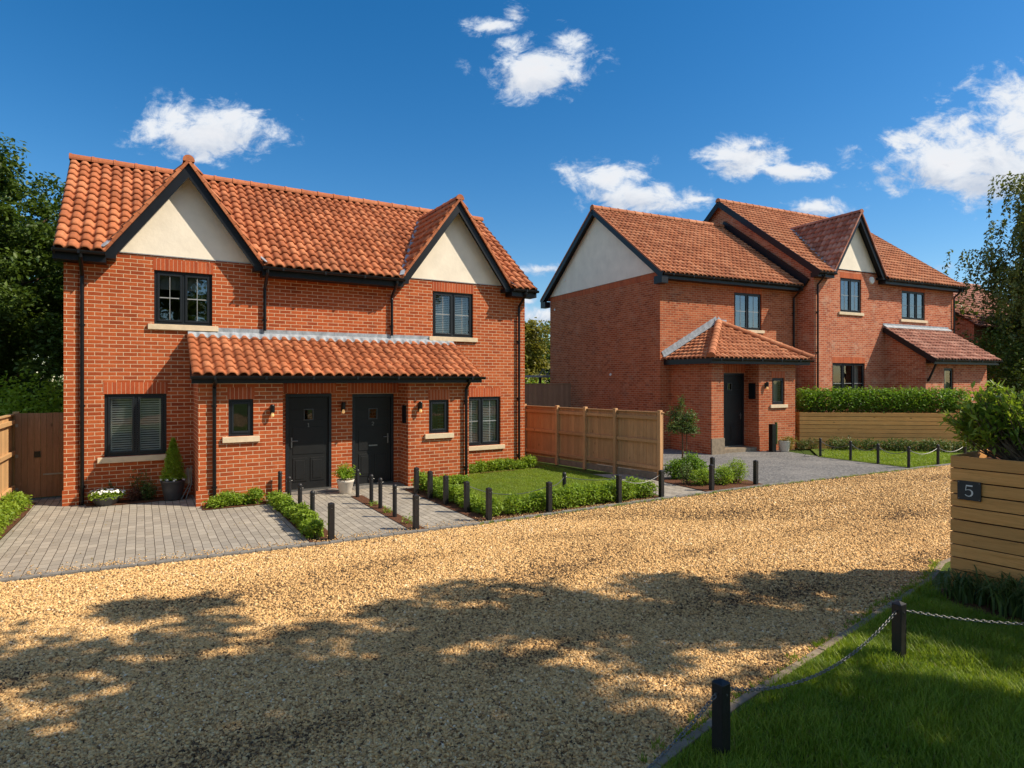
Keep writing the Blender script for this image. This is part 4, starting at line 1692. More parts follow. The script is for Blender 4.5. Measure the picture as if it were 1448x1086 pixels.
# ---------------------------------------------------------------- bollards
def bollard_proto(name, h, w_, cap=True, label='', cat='bollard', group=None, rnd=False):
    root = empty(name, (0, 0, 0), 0, label, cat, group)
    m = MB()
    hw = w_ / 2
    if rnd:
        m.lathe([(hw, -.02), (hw, h - .02), (hw * .9, h)], n=20)
        m.build('post', M['bollard'], root, smooth=False)
    else:
        m.box(-hw, hw, -hw, hw, -.02, h)
        m.build('post', M['bollard'], root, bevel=.006)
    c = MB()
    if rnd:
        c.lathe([(hw * 1.08, h - .022), (hw * 1.10, h - .004), (hw * .85, h + .018), (hw * .4, h + .028), (.001, h + .030)], n=20)
    else:
        c.add([(-hw * 1.02, -hw * 1.02, h), (hw * 1.02, -hw * 1.02, h), (hw * 1.02, hw * 1.02, h), (-hw * 1.02, hw * 1.02, h), (0, 0, h + .022)], [(0, 1, 4), (1, 2, 4), (2, 3, 4), (3, 0, 4), (3, 2, 1, 0)])
    c.build('cap', M['bollard'], root, smooth=rnd)
    e = MB()
    e.tube([(hw + .0, 0, h - .06), (hw + .02, 0, h - .06)], .006, 6)
    e.tube([(-hw - .0, 0, h - .06), (-hw - .02, 0, h - .06)], .006, 6)
    e.tube([(0, -hw, h - .065), (0, -hw - .006, h - .065)], .007, 8)
    e.build('eyelet', M['metal'], root)
    return root


def copy_tree(o, loc, rz=0.0, label=None, group=None):
    c = o.copy()
    COL.objects.link(c)
    c.location = loc
    c.rotation_euler = (0, 0, rz)
    if label: c['label'] = label
    if group: c['group'] = group
    for ch in list(o.children):
        d = ch.copy()
        COL.objects.link(d)
        d.parent = c
    return c


proto = {}
def place_bollard(kind, s, t, label, group, site=True, lean=0):
    x, y = wp(s, t) if site else (s, t)
    if kind not in proto:
        proto[kind] = {'sq': lambda: bollard_proto('bollard', .56, .085), 'rd': lambda: bollard_proto('bollard', .56, .075, rnd=True),
                       'fg': lambda: bollard_proto('bollard', .50, .082)}[kind]()
        o = proto[kind]
        o['category'] = 'bollard'
        o.location = (x, y, 0)
        o.rotation_euler = (0, 0, ANG + random.uniform(-.06, .06))
        o['label'], o['group'] = label, group
        return o
    return copy_tree(proto[kind], (x, y, 0), ANG + random.uniform(-.06, .06), label, group)


posts = {}
r1 = [(3.66, -5.14, 'sq'), (3.64, -4.05, 'rd'), (3.62, -3.22, 'rd'), (3.62, -2.3, 'rd'), (3.60, -1.5, 'rd')]
for i, (s, t, k) in enumerate(r1):
    place_bollard(k, s, t, ['square black bollard nearest the gravel in the row left of the first door path', 'second bollard from the gravel, standing in the box hedge left of the first door path', 'third bollard from the gravel in the hedge left of the first door path', 'fourth bollard from the gravel in the hedge left of the first door path', 'bollard nearest the house in the row left of the first door path'][i], 'bollards left of the first door path')
r2 = [(4.99, -5.17, 'sq'), (5.01, -4.16, 'rd'), (5.03, -3.35, 'rd'), (5.02, -2.86, 'rd'), (5.0, -2.04, 'rd')]
for i, (s, t, k) in enumerate(r2):
    place_bollard(k, s, t, ['square black bollard nearest the gravel in the bed between the two door paths', 'second bollard from the gravel in the bed between the two door paths', 'third bollard from the gravel in the bed between the two door paths', 'fourth bollard from the gravel in the bed between the two door paths', 'bollard beside the cream pot in the bed between the two door paths'][i], 'bollards between the two door paths')
r3 = [(6.28, -5.24, 'sq'), (6.26, -4.45, 'sq'), (6.22, -3.65, 'sq'), (6.2, -2.95, 'sq'), (6.16, -2.33, 'sq')]
for i, (s, t, k) in enumerate(r3):
    place_bollard(k, s, t, ['black corner bollard where the second door path meets the gravel and lawn hedge', 'second bollard from the gravel along the hedge right of the second door path', 'third bollard from the gravel along the hedge right of the second door path', 'fourth bollard from the gravel along the hedge right of the second door path', 'bollard nearest the porch along the hedge right of the second door path'][i], 'bollards right of the second door path')
r4 = [(7.5, -5.26), (9.13, -5.26), (10.25, -5.26)]
for i, (s, t) in enumerate(r4):
    place_bollard('sq', s, t, ['bollard left of centre in front of the long lawn hedge by the gravel', 'bollard right of centre in front of the long lawn hedge by the gravel', 'bollard at the right end of the long lawn hedge by the side path'][i], 'bollards between the front lawn and the gravel')
place_bollard('rd', 8.35, -4.55, 'thin bollard standing on the lawn behind the long box hedge', 'bollards between the front lawn and the gravel')
r5 = [(11.77, -5.22), (13.2, -5.24), (12.8, -4.35)]
for i, (s, t) in enumerate(r5):
    place_bollard('sq', s, t, ['bollard at the gravel on the right of the side path', 'bollard at the left corner of the grey drive', 'bollard half hidden behind the bushes left of the grey drive'][i], 'bollards left of the grey drive')
r6 = [(19.35, -2.9), (19.27, -3.9), (19.17, -4.75), (19.1, -5.6), (20.36, -5.75), (21.7, -5.85)]
for i, (s, t) in enumerate(r6):
    place_bollard('rd', s, t, ['bollard nearest the hipped porch in the chained row right of the grey drive', 'second bollard from the house in the chained row right of the grey drive', 'third bollard from the house in the chained row right of the grey drive', 'bollard at the corner where the grey drive meets the gravel and small lawn', 'bollard at the edge of the small lawn by the gravel, just left of the planter', 'bollard behind the numbered planter at the end of the small lawn'][i], 'bollards right of the grey drive')
x, y = wp2(5.15, -1.75)
place_bollard('sq', x, y, 'dark post standing in the planting beside the hipped porch', 'bollards right of the grey drive', site=False)

fgp = [(-.75, 2.05), (1.315, 3.87), (3.29, 5.23), (4.95, 4.95)]
for i, (x, y) in enumerate(fgp):
    o = place_bollard('fg', x, y, ['bollard outside the picture at the near end of the lawn chain', 'nearest black wooden bollard at the bottom of the lawn with chains', 'black wooden bollard on the near lawn left of the numbered planter', 'bollard outside the picture in front of the numbered planter'][i], 'bollards on the near lawn', site=False)


def sagged(p, q, sag, n=24):
    p, q = Vector(p), Vector(q)
    return [p.lerp(q, i / n) - Vector((0, 0, sag * 4 * (i / n) * (1 - i / n))) for i in range(n + 1)]


def chain(p, q, sag, label, links=False, r=.006, group='chains between the bollards'):
    pts = sagged(p, q, sag, 40)
    m = MB()
    if links:
        L = 0
        cum = [0]
        for a, b in zip(pts[:-1], pts[1:]):
            L += (b - a).length
            cum.append(L)
        step = .030
        n = int(L / step)
        for i in range(n):
            d = i * step + step / 2
            j = max(k for k in range(len(cum)) if cum[k] <= d)
            j = min(j, len(pts) - 2)
            f = (d - cum[j]) / (cum[j + 1] - cum[j])
            c = pts[j].lerp(pts[j + 1], f)
            dr = (pts[j + 1] - pts[j]).normalized()
            side = dr.cross(Vector((0, 0, 1))).normalized()
            if i % 2:
                side = dr.cross(side).normalized()
            ring = []
            for k in range(12):
                th = 2 * math.pi * k / 12
                ring.append(c + dr * (math.cos(th) * .021) + side * (math.sin(th) * .011))
            ring.append(ring[0])
            m.tube(ring, .0032, 5, caps=False)
    else:
        m.tube(pts, r, 6)
    o = m.build('chain', M['metal'], None, smooth=True)
    tag(o, label, 'chain', group)
    return o


def ph(s, t, z, site=True):
    x, y = wp(s, t) if site else (s, t)
    return (x, y, z)


chain(ph(6.26, -4.45, .50), ph(7.5, -5.26, .50), .16, 'chain drooping over the lawn hedge from the path corner')
chain(ph(7.5, -5.26, .50), ph(8.35, -4.55, .50), .06, 'chain crossing the lawn to the thin bollard')
chain(ph(8.35, -4.55, .50), ph(9.13, -5.26, .50), .05, 'chain from the thin bollard back to the gravel edge')
chain(ph(9.13, -5.26, .50), ph(10.25, -5.26, .50), .14, 'chain above the right end of the long lawn hedge')
lb6 = ['chain nearest the hipped porch right of the grey drive', 'second chain from the house right of the grey drive', 'third chain from the house right of the grey drive', 'chain along the gravel edge of the small lawn', 'chain running behind the numbered planter']
for i in range(5):
    chain(ph(*r6[i], .50), ph(*r6[i + 1], .50), .15, lb6[i], r=.009)
chain(ph(*wp2(5.15, -1.75), .50, False), ph(*r6[0], .50), .2, 'chain from the dark post beside the porch to the first drive bollard', r=.008)
fl_ = ['near chain hanging from the nearest bollard out of the picture', 'long sagging silver chain between the two near lawn bollards', 'silver chain running right in front of the numbered planter']
for i in range(3):
    (xa, ya), (xb, yb) = fgp[i], fgp[i + 1]
    d = Vector((xb - xa, yb - ya, 0)).normalized() * .06
    chain((xa + d.x, ya + d.y, .44), (xb - d.x, yb - d.y, .44), [.22, .20, .055][i], fl_[i], links=True)

# ---------------------------------------------------------------- fences
def board_fence(p, q, h, name, label, mat, npan=None, post_at=None, rails=(.12, .55, .93), facing=1, boardw=.10, postw=.09, gravelboard=True, z0=.0, posth=.05):
    """close-board fence from p to q: boards on the far side, rails and posts on the 'facing' side"""
    L = math.hypot(q[0] - p[0], q[1] - p[1])
    rz = math.atan2(q[1] - p[1], q[0] - p[0])
    root = empty(name, (p[0], p[1], 0), rz, label, 'fence')
    f = facing
    m = MB()
    x = 0
    zb = z0 + (.16 if gravelboard else .03)
    while x < L - .01:
        w_ = min(boardw, L - x)
        m.box(x, x + w_ - .004, f * -.012 - .008 + random.uniform(-.002, .002), f * -.012 + .008, zb, z0 + h - .02 + random.uniform(-.004, .004))
        x += boardw
    m.build('boards', M[mat], root)
    xs = post_at or [L * i / npan for i in range(npan + 1)]
    for i, x in enumerate(xs):
        pm = MB()
        pm.box(x - postw / 2, x + postw / 2, min(f * .0, f * .10), max(f * .0, f * .10), -.02, z0 + h + posth)
        pm.build('post', M[mat], root, bevel=.006)
    for a, b in zip(xs[:-1], xs[1:]):
        for r in rails:
            rmb = MB()
            z = z0 + .10 + (h - .14) * r
            rmb.box(a + postw / 2 + .002, b - postw / 2 - .002, min(0, f * .055), max(0, f * .055), z - .04, z + .04)
            rmb.build('rail', M[mat], root, bevel=.004)
        if gravelboard:
            gb = MB()
            gb.box(a + postw / 2 + .004, b - postw / 2 - .004, -.03, .0, -.01, z0 + .155)
            gb.build('gravel_board', M['concrete'], root)
    cp_ = MB()
    cp_.box(-.02, L + .02, -.045, .035, z0 + h - .018, z0 + h + .006)
    cp_.build('capping', M[mat], root)
    return root


def px_on(s0, t0, s1, t1, f):
    return (s0 + (s1 - s0) * f, t0 + (t1 - t0) * f)


pA, pB = wp(10.95, 3.2), wp(11.92, -3.62)
LF = math.hypot(pB[0] - pA[0], pB[1] - pA[1])
# posts by distance from the near end
board_fence(pA, pB, 1.62, 'wooden_fence', 'orange brown closeboard fence with posts and rails between the front lawn and the next house', 'wood_fence',
            post_at=[.05, LF - 5.05, LF - 3.62, LF - 2.52, LF - 1.45, LF - .05], facing=-1)
# taller grey-brown fence further back
pC, pD = wp2(-.45, 6.2), wp2(-4.4, 6.4)
board_fence((-.2, 24.6), (2.35, 25.0), 2.25, 'back_fence', 'taller weathered grey brown fence between the two houses at the back', 'wood_grey', npan=1, facing=1, rails=(.95,), gravelboard=False, posth=.0)
# left blonde fence and gate
a, b = wp(-.93, 1.1), wp(-1.02, -5.2)
board_fence(a, b, 1.72, 'panel_fence', 'new blonde wooden fence panels at the left edge beside the low hedge', 'wood_new', npan=3, facing=1, gravelboard=False)
gr = empty('garden_gate', (*wp(-.88, .98), 0), ANG, 'dark brown boarded garden gate between the blonde fence and the house corner', 'gate')
m = MB()
x = 0
while x < .86:
    m.box(x, x + .096, -.01 + random.uniform(-.003, .003), .012, .06, 1.74 + random.uniform(-.003, .003))
    x += .10
m.build('boards', M['wood_gate'], gr)
m = MB()
for z in (.25, 1.45):
    m.box(.02, .84, .013, .05, z - .05, z + .05)
m.bar((.06, .03, .32), (.80, .03, 1.38), .03, .08, up=(0, 1, 0))
m.build('brace', M['wood_gate'], gr)
m = MB()
m.box(.30, .40, -.03, -.013, .86, .98)
m.build('latch', M['pipe'], gr)
m = MB()
for z in (.25, .9, 1.5):
    m.box(.0, .05, -.024, -.012, z - .03, z + .03)
m.box(.44, .86, -.024, -.0125, .50, .53)
m.build('hinge', M['metal'], gr)

# carport roof seen between the houses
cr_ = empty('carport', (.6, 31, 0), R(12), 'low flat pale roofed carport seen between the two houses', 'carport')
m = MB()
m.box(-1.6, 3.2, -1.2, 2.4, 2.52, 2.62)
m.build('roof', M['lead'], cr_)
for x, y in ((-1.5, -1.1), (.55, -1.1), (3.1, -1.1), (3.1, 2.3), (-1.5, 2.3)):
    m = MB()
    m.box(x - .06, x + .06, y - .06, y + .06, -.02, 2.515)
    m.build('post', M['pipe'], cr_)
m = MB()
for i in range(3):
    m.tube([(.8 + i * .4, 0, 2.62), (1.0 + i * .4, .0, 2.95), (1.2 + i * .4, .0, 2.62)], .03, 6)
m.build('roof_rack', M['pipe'], cr_)

# ---------------------------------------------------------------- long timber raised bed with laurel hedge
def slat_planter(name, p, q, h, depth, nslat, label, gap=.008, z0=.0, plaque=False):
    L = math.hypot(q[0] - p[0], q[1] - p[1])
    rz = math.atan2(q[1] - p[1], q[0] - p[0])
    root = empty(name, (p[0], p[1], 0), rz, label, 'planter')
    sh = h / nslat
    m = MB()
    for i in range(nslat):
        dz = random.uniform(-.003, .003)
        if plaque:
            # each board slightly bowed
            za, zb = i * sh + z0, (i + 1) * sh - gap + z0
            a0 = random.uniform(-.004, .004)
            m.box(0, L, a0 + .0, a0 + .028, za, zb + dz, random.random())
            m.box(-.0 + .001, .028, a0 + .03, depth, za, zb + dz)
        else:
            m.box(0, L, random.uniform(-.003, .003), .025, i * sh + z0, (i + 1) * sh - gap + z0)
            m.box(0, .025, .026, depth, i * sh + z0, (i + 1) * sh - gap + z0)
    m.build('slats', M['wood_slat'], root, bevel=.004)
    b = MB()
    n = max(2, int(L / .7))
    for i in range(n + 1):
        x = .06 + (L - .12) * i / n
        b.box(x - .04, x + .04, .031, .075, -.02, h - .03)
        b.box(x - .04, x + .04, depth - .07, depth - .031, -.02, h - .03)
    b.build('post', M['wood_gate'], root)
    bk = MB()
    for i in range(nslat):
        bk.box(.03, L, depth - .028, depth, i * sh + z0, (i + 1) * sh - gap + z0)
        bk.box(L - .028, L, .03, depth - .03, i * sh + z0, (i + 1) * sh - gap + z0)
    bk.build('back_slats', M['wood_slat'], root)
    s = MB()
    s.box(.08, L - .08, .08, depth - .08, .05, h - .09)
    s.build('soil', M['soil'], root)
    return root


lw = slat_planter('timber_raised_bed', (9.98, 21.35), (15.6, 20.75), 1.28, .75, 9, 'long horizontal timber raised bed under the clipped hedge behind the small lawn', gap=.013)
hp = []
for i in range(15):
    f = (i + .5) / 15
    x, y = 10.1 + 5.4 * f, 21.72 - .58 * f
    hp.append((x, y, 1.62, .30, .36, .46))
    hp.append((x + .1, y, 1.70, .30, .34, .42))
shrub('laurel_hedge', hp, .085, M['leaf_hedge'], 'long clipped green hedge growing out of the timber raised bed', 'hedge', n=17000, shell=.6)
P = []
for i in range(13):
    f = (i + .5) / 13
    x, y = 10.7 + 4.7 * f, 20.75 - .6 * f
    P.append((x, y, .2, .3, .25, random.uniform(.18, .28)))
shrub('ground_planting', P, .07, M['leaf_olive'], 'row of low dark planting at the foot of the long timber raised bed', 'plants', n=5000, shell=.3)
for i, (dx, dy, r, h, mt, lb) in enumerate([(0, 0, .22, .34, 'leaf_olive', 'grey green plant in front of the porch corner'), (.42, .15, .25, .42, 'leaf_olive', 'taller grey leaved plant beside the dark post'), (-.55, -.12, .2, .26, 'leaf_yel', 'yellow green plant spilling beside the white pot')]):
    x, y = wp2(4.35, -2.2)
    shrub('bedding_plant', [(x + dx, y + dy, h * .5, r, r, h * .5)], .06, M[mt], lb, 'plant', n=450, aspect=.3)
x, y = wp2(4.75, -.6)
shrub('tall_shrub', [(x, y, 1.3, .25, .25, 1.2)], .10, M['leaf_yel'], 'bright yellow green shrub in the corner beside the porch and hedge', 'bush', n=1200, shell=.3)

# numbered planter in the near right
nx, ny = 4.93, 6.92
dxp, dyp = .583, -.8125
npz = slat_planter('numbered_planter', (nx, ny), (nx + dxp * 3.2, ny + dyp * 3.2), 1.56, 1.15, 11,
                   'tall slatted timber planter carrying a black number five plaque at the right edge', gap=.012, plaque=True)
pq = MB()
pq.box(.075, .295, -.026, -.008, 1.075, 1.285)
pqo = pq.build('number_plaque', M['slate'], npz, bevel=.003)
nb = MB()
glyph(nb, '5', (.185, -.028, 1.18), (1, 0, 0), (0, 0, 1), .120, .0095, (0, -1, 0))
nb.build('number', M['white'], pqo)
sb = MB()
for x in (.09, .28):
    for z in (1.09, 1.27):
        sb.tube([(x, -.0265, z), (x, -.031, z)], .005, 8)
sb.build('screw', M['metal'], pqo)

# planter shrub: upright branching laurel with long leaves
def leafy_shrub(name, centers, label, leafsz, n_twig, per, mat, z0, spread=.55, base=None):
    root = empty(name, (base[0], base[1], z0), 0, label, 'bush')
    st = MB()
    P, Dn = [], []
    for k in range(n_twig):
        c = centers[k % len(centers)]
        tgt = blob_points(c[:3], c[3:], 1, .3)[0]
        b = np.array([base[0] + (tgt[0] - base[0]) * .35 + random.uniform(-.1, .1), base[1] + (tgt[1] - base[1]) * .35 + random.uniform(-.1, .1), z0])
        mid = b * .5 + tgt * .5 + np.array([0, 0, -.05])
        org = np.array([base[0], base[1], z0])
        st.tube([tuple(b - org), tuple(mid - org), tuple(tgt - org)], [.012, .008, .003], 5)
        dr = (tgt - mid) / (np.linalg.norm(tgt - mid) + 1e-6)
        for j in range(per):
            f = random.random() ** .6
            q = mid * (1 - f) + tgt * f + rng.normal(size=3) * .02
            P.append(q - org)
            a = rng.normal(size=3)
            a /= np.linalg.norm(a)
            Dn.append(dr * .8 + a * .9)
    st.build('stem', M['bark'], root)
    P, Dn = np.array(P), np.array(Dn)
    cards_obj('foliage', P, leafsz, mat, root, dirs=Dn, spread=.25, droop=.15, aspect=.40)
    return root


cc = [(5.55, 7.15, 1.95, .38, .35, .38), (5.85, 6.85, 2.02, .38, .38, .36), (6.15, 6.5, 2.0, .45, .45, .45), (6.5, 6.2, 2.0, .45, .5, .45), (5.7, 7.25, 2.18, .26, .26, .22), (6.7, 5.9, 2.05, .4, .5, .4), (5.35, 7.25, 1.95, .22, .22, .2)]
leafy_shrub('laurel_shrub', cc, 'leafy green laurel bush growing in the numbered planter at the right edge', .095, 300, 17, M['leaf_shrub'], 1.45, base=(5.9, 6.7))
# strap leaved plant at the planter foot
def strap_plant(name, x, y, r, h, n, label, mat, leafw=.018):
    root = empty(name, (x, y, 0), 0, label, 'plant')
    V, F, T = [], [], []
    for i in range(n):
        a = random.uniform(0, 2 * math.pi)
        L = h * random.uniform(.7, 1.25)
        ox_, oy_ = random.gauss(0, r * .35), random.gauss(0, r * .35)
        hx, hy = math.cos(a), math.sin(a)
        rr_ = r * random.uniform(.4, 1.1)
        b0 = len(V)
        for k in range(6):
            f = k / 5
            z = L * (math.sin(f * 2.1)) * .9
            d = rr_ * f * f * 1.2 + .02 * f
            wv = leafw * (1 - f ** 2) * .5 + .001
            cx_, cy_ = ox_ + hx * d, oy_ + hy * d
            V += [(cx_ - hy * wv, cy_ + hx * wv, z), (cx_ + hy * wv, cy_ - hx * wv, z)]
        for k in range(5):
            F.append((b0 + 2 * k, b0 + 2 * k + 1, b0 + 2 * k + 3, b0 + 2 * k + 2))
            T.append(random.random())
    npmesh('foliage', np.array(V), np.array(F), np.array(T), mat, root)
    return root


strap_plant('strap_leaf_plant', 5.12, 6.20, .34, .36, 240, 'dark strap leaved plant at the foot of the numbered planter', M['leaf_olive'])
strap_plant('strap_leaf_plant', 5.50, 5.75, .34, .34, 220, 'second strap leaved clump further right under the numbered planter', M['leaf_olive'])
strap_plant('strap_leaf_plant', 4.88, 6.62, .26, .30, 160, 'strap leaved clump at the left corner of the numbered planter', M['leaf_olive'])
sheet('soil_bed', [(4.72, 6.95), (4.66, 6.45), (5.0, 5.85), (5.5, 5.3), (6.3, 4.7), (6.6, 4.9), (5.0, 7.0)], .034, M['soil'])
nl = MB()

# ---------------------------------------------------------------- pots
def pot(name, x, y, prof, mat, label, foliage=None, flowers=None):
    root = empty(name, (x, y, .012), 0, label, 'plant pot')
    m = MB()
    m.lathe(prof, n=36)
    m.build('pot', mat, root, smooth=True)
    s = MB()
    rtop = max(p[0] for p in prof) * .9
    ztop = max(p[1] for p in prof) - .03
    s.lathe([(.001, ztop), (rtop, ztop - .003)], n=24)
    s.build('soil', M['soil'], root)
    return root, rtop, ztop


def flowers(root, c, r, n, z, size=.028, dome=.06):
    V, F, T = [], [], []
    for i in range(n):
        a, d = random.uniform(0, 6.28), r * math.sqrt(random.random())
        px_, py_ = c[0] + d * math.cos(a), c[1] + d * math.sin(a)
        pz = z + dome * (1 - (d / r) ** 2) + random.uniform(-.01, .02)
        tilt = Vector((math.cos(a) * d / r + random.uniform(-.4, .4), math.sin(a) * d / r + random.uniform(-.4, .4) - .3, 1)).normalized()
        s1 = tilt.orthogonal().normalized()
        s2_ = tilt.cross(s1)
        b0 = len(V)
        V.append(Vector((px_, py_, pz)))
        for k in range(10):
            th = 2 * math.pi * k / 10
            q = size * (1.0 if k % 2 == 0 else .72) * random.uniform(.9, 1.1)
            V.append(Vector((px_, py_, pz)) + s1 * (math.cos(th) * q) + s2_ * (math.sin(th) * q) + tilt * (.010 * (k % 2)))
        for k in range(10):
            F.append((b0, b0 + 1 + k, b0 + 1 + (k + 1) % 10))
            T.append(.5)
    npmesh('flowers', np.array([tuple(v) for v in V]), np.array(F), np.array(T), M['petal'], root)


# shallow bowl with white flowers
x, y = wp(.66, -.30)
r_, rt, zt = pot('flower_bowl', x, y, [(.001, 0), (.15, 0), (.17, .012), (.25, .15), (.27, .17), (.26, .175), (.24, .16)], M['potgrey'], 'shallow dark bowl of white flowers by the left drainpipe')
cards_obj('foliage', blob_points((0, 0, .19), (.30, .30, .09), 1500, .2), .045, M['leaf_box'], r_, droop=-.3)
flowers(r_, (0, 0), .30, 58, .23)
# tall pot with conifer
x, y = wp(1.78, -.40)
r_, rt, zt = pot('conifer_pot', x, y, [(.001, 0), (.13, 0), (.15, .02), (.19, .22), (.215, .36), (.225, .37), (.225, .40), (.205, .40), (.195, .36)], M['potgrey'], 'tall dark pot holding a cone shaped conifer ringed with white flowers')
q = []
for i in range(5200):
    f = random.random()
    f = 1 - (1 - f) ** .75
    a = random.uniform(0, 6.28)
    rr_ = .20 * (1 - f) ** .75 * math.sqrt(random.uniform(.35, 1.05)) * (1 + .2 * math.sin(a * 5 + f * 14))
    q.append((rr_ * math.cos(a), rr_ * math.sin(a), .40 + f * .82))
cards_obj('foliage', np.array(q), .045, M['leaf_conifer'], r_, droop=-.9, aspect=.35)
flowers(r_, (0, 0), .225, 52, .41, .024, .01)
# cream pot between the doors
x, y = wp(4.93, -1.42)
r_, rt, zt = pot('cream_pot', x, y, [(.001, 0), (.12, 0), (.13, .01), (.165, .22), (.175, .23), (.185, .28), (.175, .285), (.16, .26)], M['potwhite'], 'cream tapered pot with a bushy green plant between the two doors')
q = []
for k in range(60):
    a, el = random.uniform(0, 6.28), random.uniform(.35, 1.5)
    L = random.uniform(.22, .40)
    for j in range(26):
        f = random.uniform(.25, 1)
        q.append((L * f * math.cos(a) * math.cos(el), L * f * math.sin(a) * math.cos(el), .28 + L * f * math.sin(el)))
cards_obj('foliage', np.array(q), .06, M['leaf_conifer'], r_, droop=-.1, aspect=.28)
# pot beside the house two lamp, with boot-like planter
x, y = wp2(3.28, -2.35)
r_, rt, zt = pot('white_pot', x, y, [(.001, 0), (.14, 0), (.15, .01), (.20, .34), (.21, .36), (.19, .36)], M['potwhite'], 'small whitish pot with trailing leaves by the hipped porch wall')
cards_obj('foliage', blob_points((.16, 0, .36), (.30, .2, .13), 420, .2), .08, M['leaf_yel'], r_, aspect=.3)
x, y = wp2(2.86, -2.25)
r_ = empty('milk_churn', (x, y, .01), ANG2, 'tall dark narrow container against the hipped porch wall', 'container')
m = MB()
m.box(-.10, .08, -.08, .08, 0, .92)
m.build('body', M['pipe'], r_, bevel=.01)
m = MB()
m.box(.09, .13, -.09, .0, .25, .98)
m.build('side_strip', M['leaf_olive'], r_, bevel=.01)

# planting in the bed under the left window
for i, (s, t, r, h, mt, lb) in enumerate([(1.12, -.22, .14, .30, 'leaf_red', 'small reddish plant in the bed under the left window'), (1.35, -.20, .16, .38, 'leaf_olive', 'leafy green plant in the bed right of the reddish one'), (1.2, -.08, .30, .62, 'leaf_olive', 'tallest dark climber against the wall under the left window'), (.72, -.06, .05, .42, 'leaf_olive', 'thin upright green stem behind the flower bowl')]):
    x, y = wp(s, t)
    shrub('bed_plant', [(x, y, h * .5, r, r * (.3 if i == 2 else 1), h * .5)], .05, M[mt], lb, 'plant', n=[420, 520, 420, 90][i], shell=.2, aspect=.4)
# folded metal stand leaning against the porch return
r_ = empty('folded_chair', (*wp(2.06, -.42), .012), ANG, 'pale folded chair leaning in the corner beside the porch wall', 'chair')
m = MB()
m.tube([(-.14, -.02, 0), (.0, .02, .28), (-.02, .04, .62), (.05, .06, .64), (.05, .04, .30), (-.06, -.04, 0)], .014, 8)
m.build('frame', M['metal'], r_)
m = MB()
m.bar((-.04, .02, .30), (.01, .05, .60), .02, .12, up=(1, 0, 0))
m.build('seat', M['concrete'], r_)
# side gas meter cover on porch right reveal
# ---------------------------------------------------------------- standard tree by house two
x, y = 4.40, 15.9
r_ = empty('standard_tree', (x, y, 0), 0, 'small dark standard tree on a thin stem beside the end of the fence', 'tree')
m = MB()
m.tube([(0, 0, 0), (.01, 0, .5), (0, .01, 1.1), (0, 0, 1.7)], [.028, .024, .018, .008], 8)
m.tube([(.1, -.05, 0), (.1, -.05, 1.15)], .014, 8)
m.build('trunk', M['bark'], r_)
q = np.concatenate([blob_points((0, 0, 1.25), (.34, .34, .26), 700, .1), blob_points((-.14, .1, 1.5), (.22, .2, .2), 300, .1), blob_points((.2, 0, 1.42), (.2, .2, .22), 260, .1), blob_points((-.03, 0, 1.78), (.09, .09, .22), 110, .1), blob_points((.22, 0, 1.1), (.22, .22, .14), 260, .1), blob_points((-.26, -.1, 1.15), (.18, .2, .16), 200, .1)])
cards_obj('crown', q, .095, M['leaf_olive'], r_, aspect=.3, droop=-.25)

# ================================================================== trees
tree('broadleaf_tree', (-15.2, 17.2), 9, (3.9, 3.0, 3.9), 5.0, M['leaf_big'], 'big dense dark green tree behind the gate at the left edge', nclump=380, nleaf=330, leaf=.14, clump=.55, trunk_r=.28, seed=3, zmin=1.2)
tree('broadleaf_tree', (-18.0, 22.5), 10, (4.6, 3.0, 4.0), 4.6, M['leaf_big'], 'dark tree further back behind the big one at the left edge', nclump=130, nleaf=260, leaf=.2, clump=.85, trunk_r=.25, seed=5, zmin=.8)
shrub('garden_shrub', [(-10.9, 13.7, 1.25, .8, .6, 1.25), (-11.9, 14.0, 1.35, .8, .6, 1.3), (-10.3, 14.0, 1.35, .6, .5, 1.1), (-12.8, 14.0, 1.3, .8, .6, 1.2)], .10, M['leaf_box'], 'bright leafy shrubs rising just above the gate and fence at the left', 'bush', n=9000, shell=.3)
# between the houses
tree('autumn_tree', (.6, 46), 6, (2.4, 2.0, 3.0), 4.2, M['leaf_yel'], 'yellow green tree between the two houses, on the left', nclump=46, nleaf=150, leaf=.3, clump=.9, seed=8, group='trees between the houses')
tree('autumn_tree', (.5, 62), 7, (2.0, 2.0, 3.4), 5.2, M['leaf_red'], 'tallest brownish tree far between the two houses', nclump=36, nleaf=140, leaf=.4, clump=1.0, seed=9, group='trees between the houses')
tree('autumn_tree', (3.6, 55), 6, (2.6, 2.0, 2.7), 4.2, M['leaf_olive'], 'round green tree between the two houses, on the right', nclump=40, nleaf=150, leaf=.35, clump=1.0, seed=10, group='trees between the houses')
shrub('background_hedge', [(1.0, 38, 1.3, 2.2, 1, 1.3), (4.0, 38, 1.3, 2.2, 1, 1.3), (-2, 38, 1.3, 2.2, 1, 1.3)], .22, M['leaf_box'], 'sunlit hedge under the carport roof between the houses', 'hedge', n=2600)

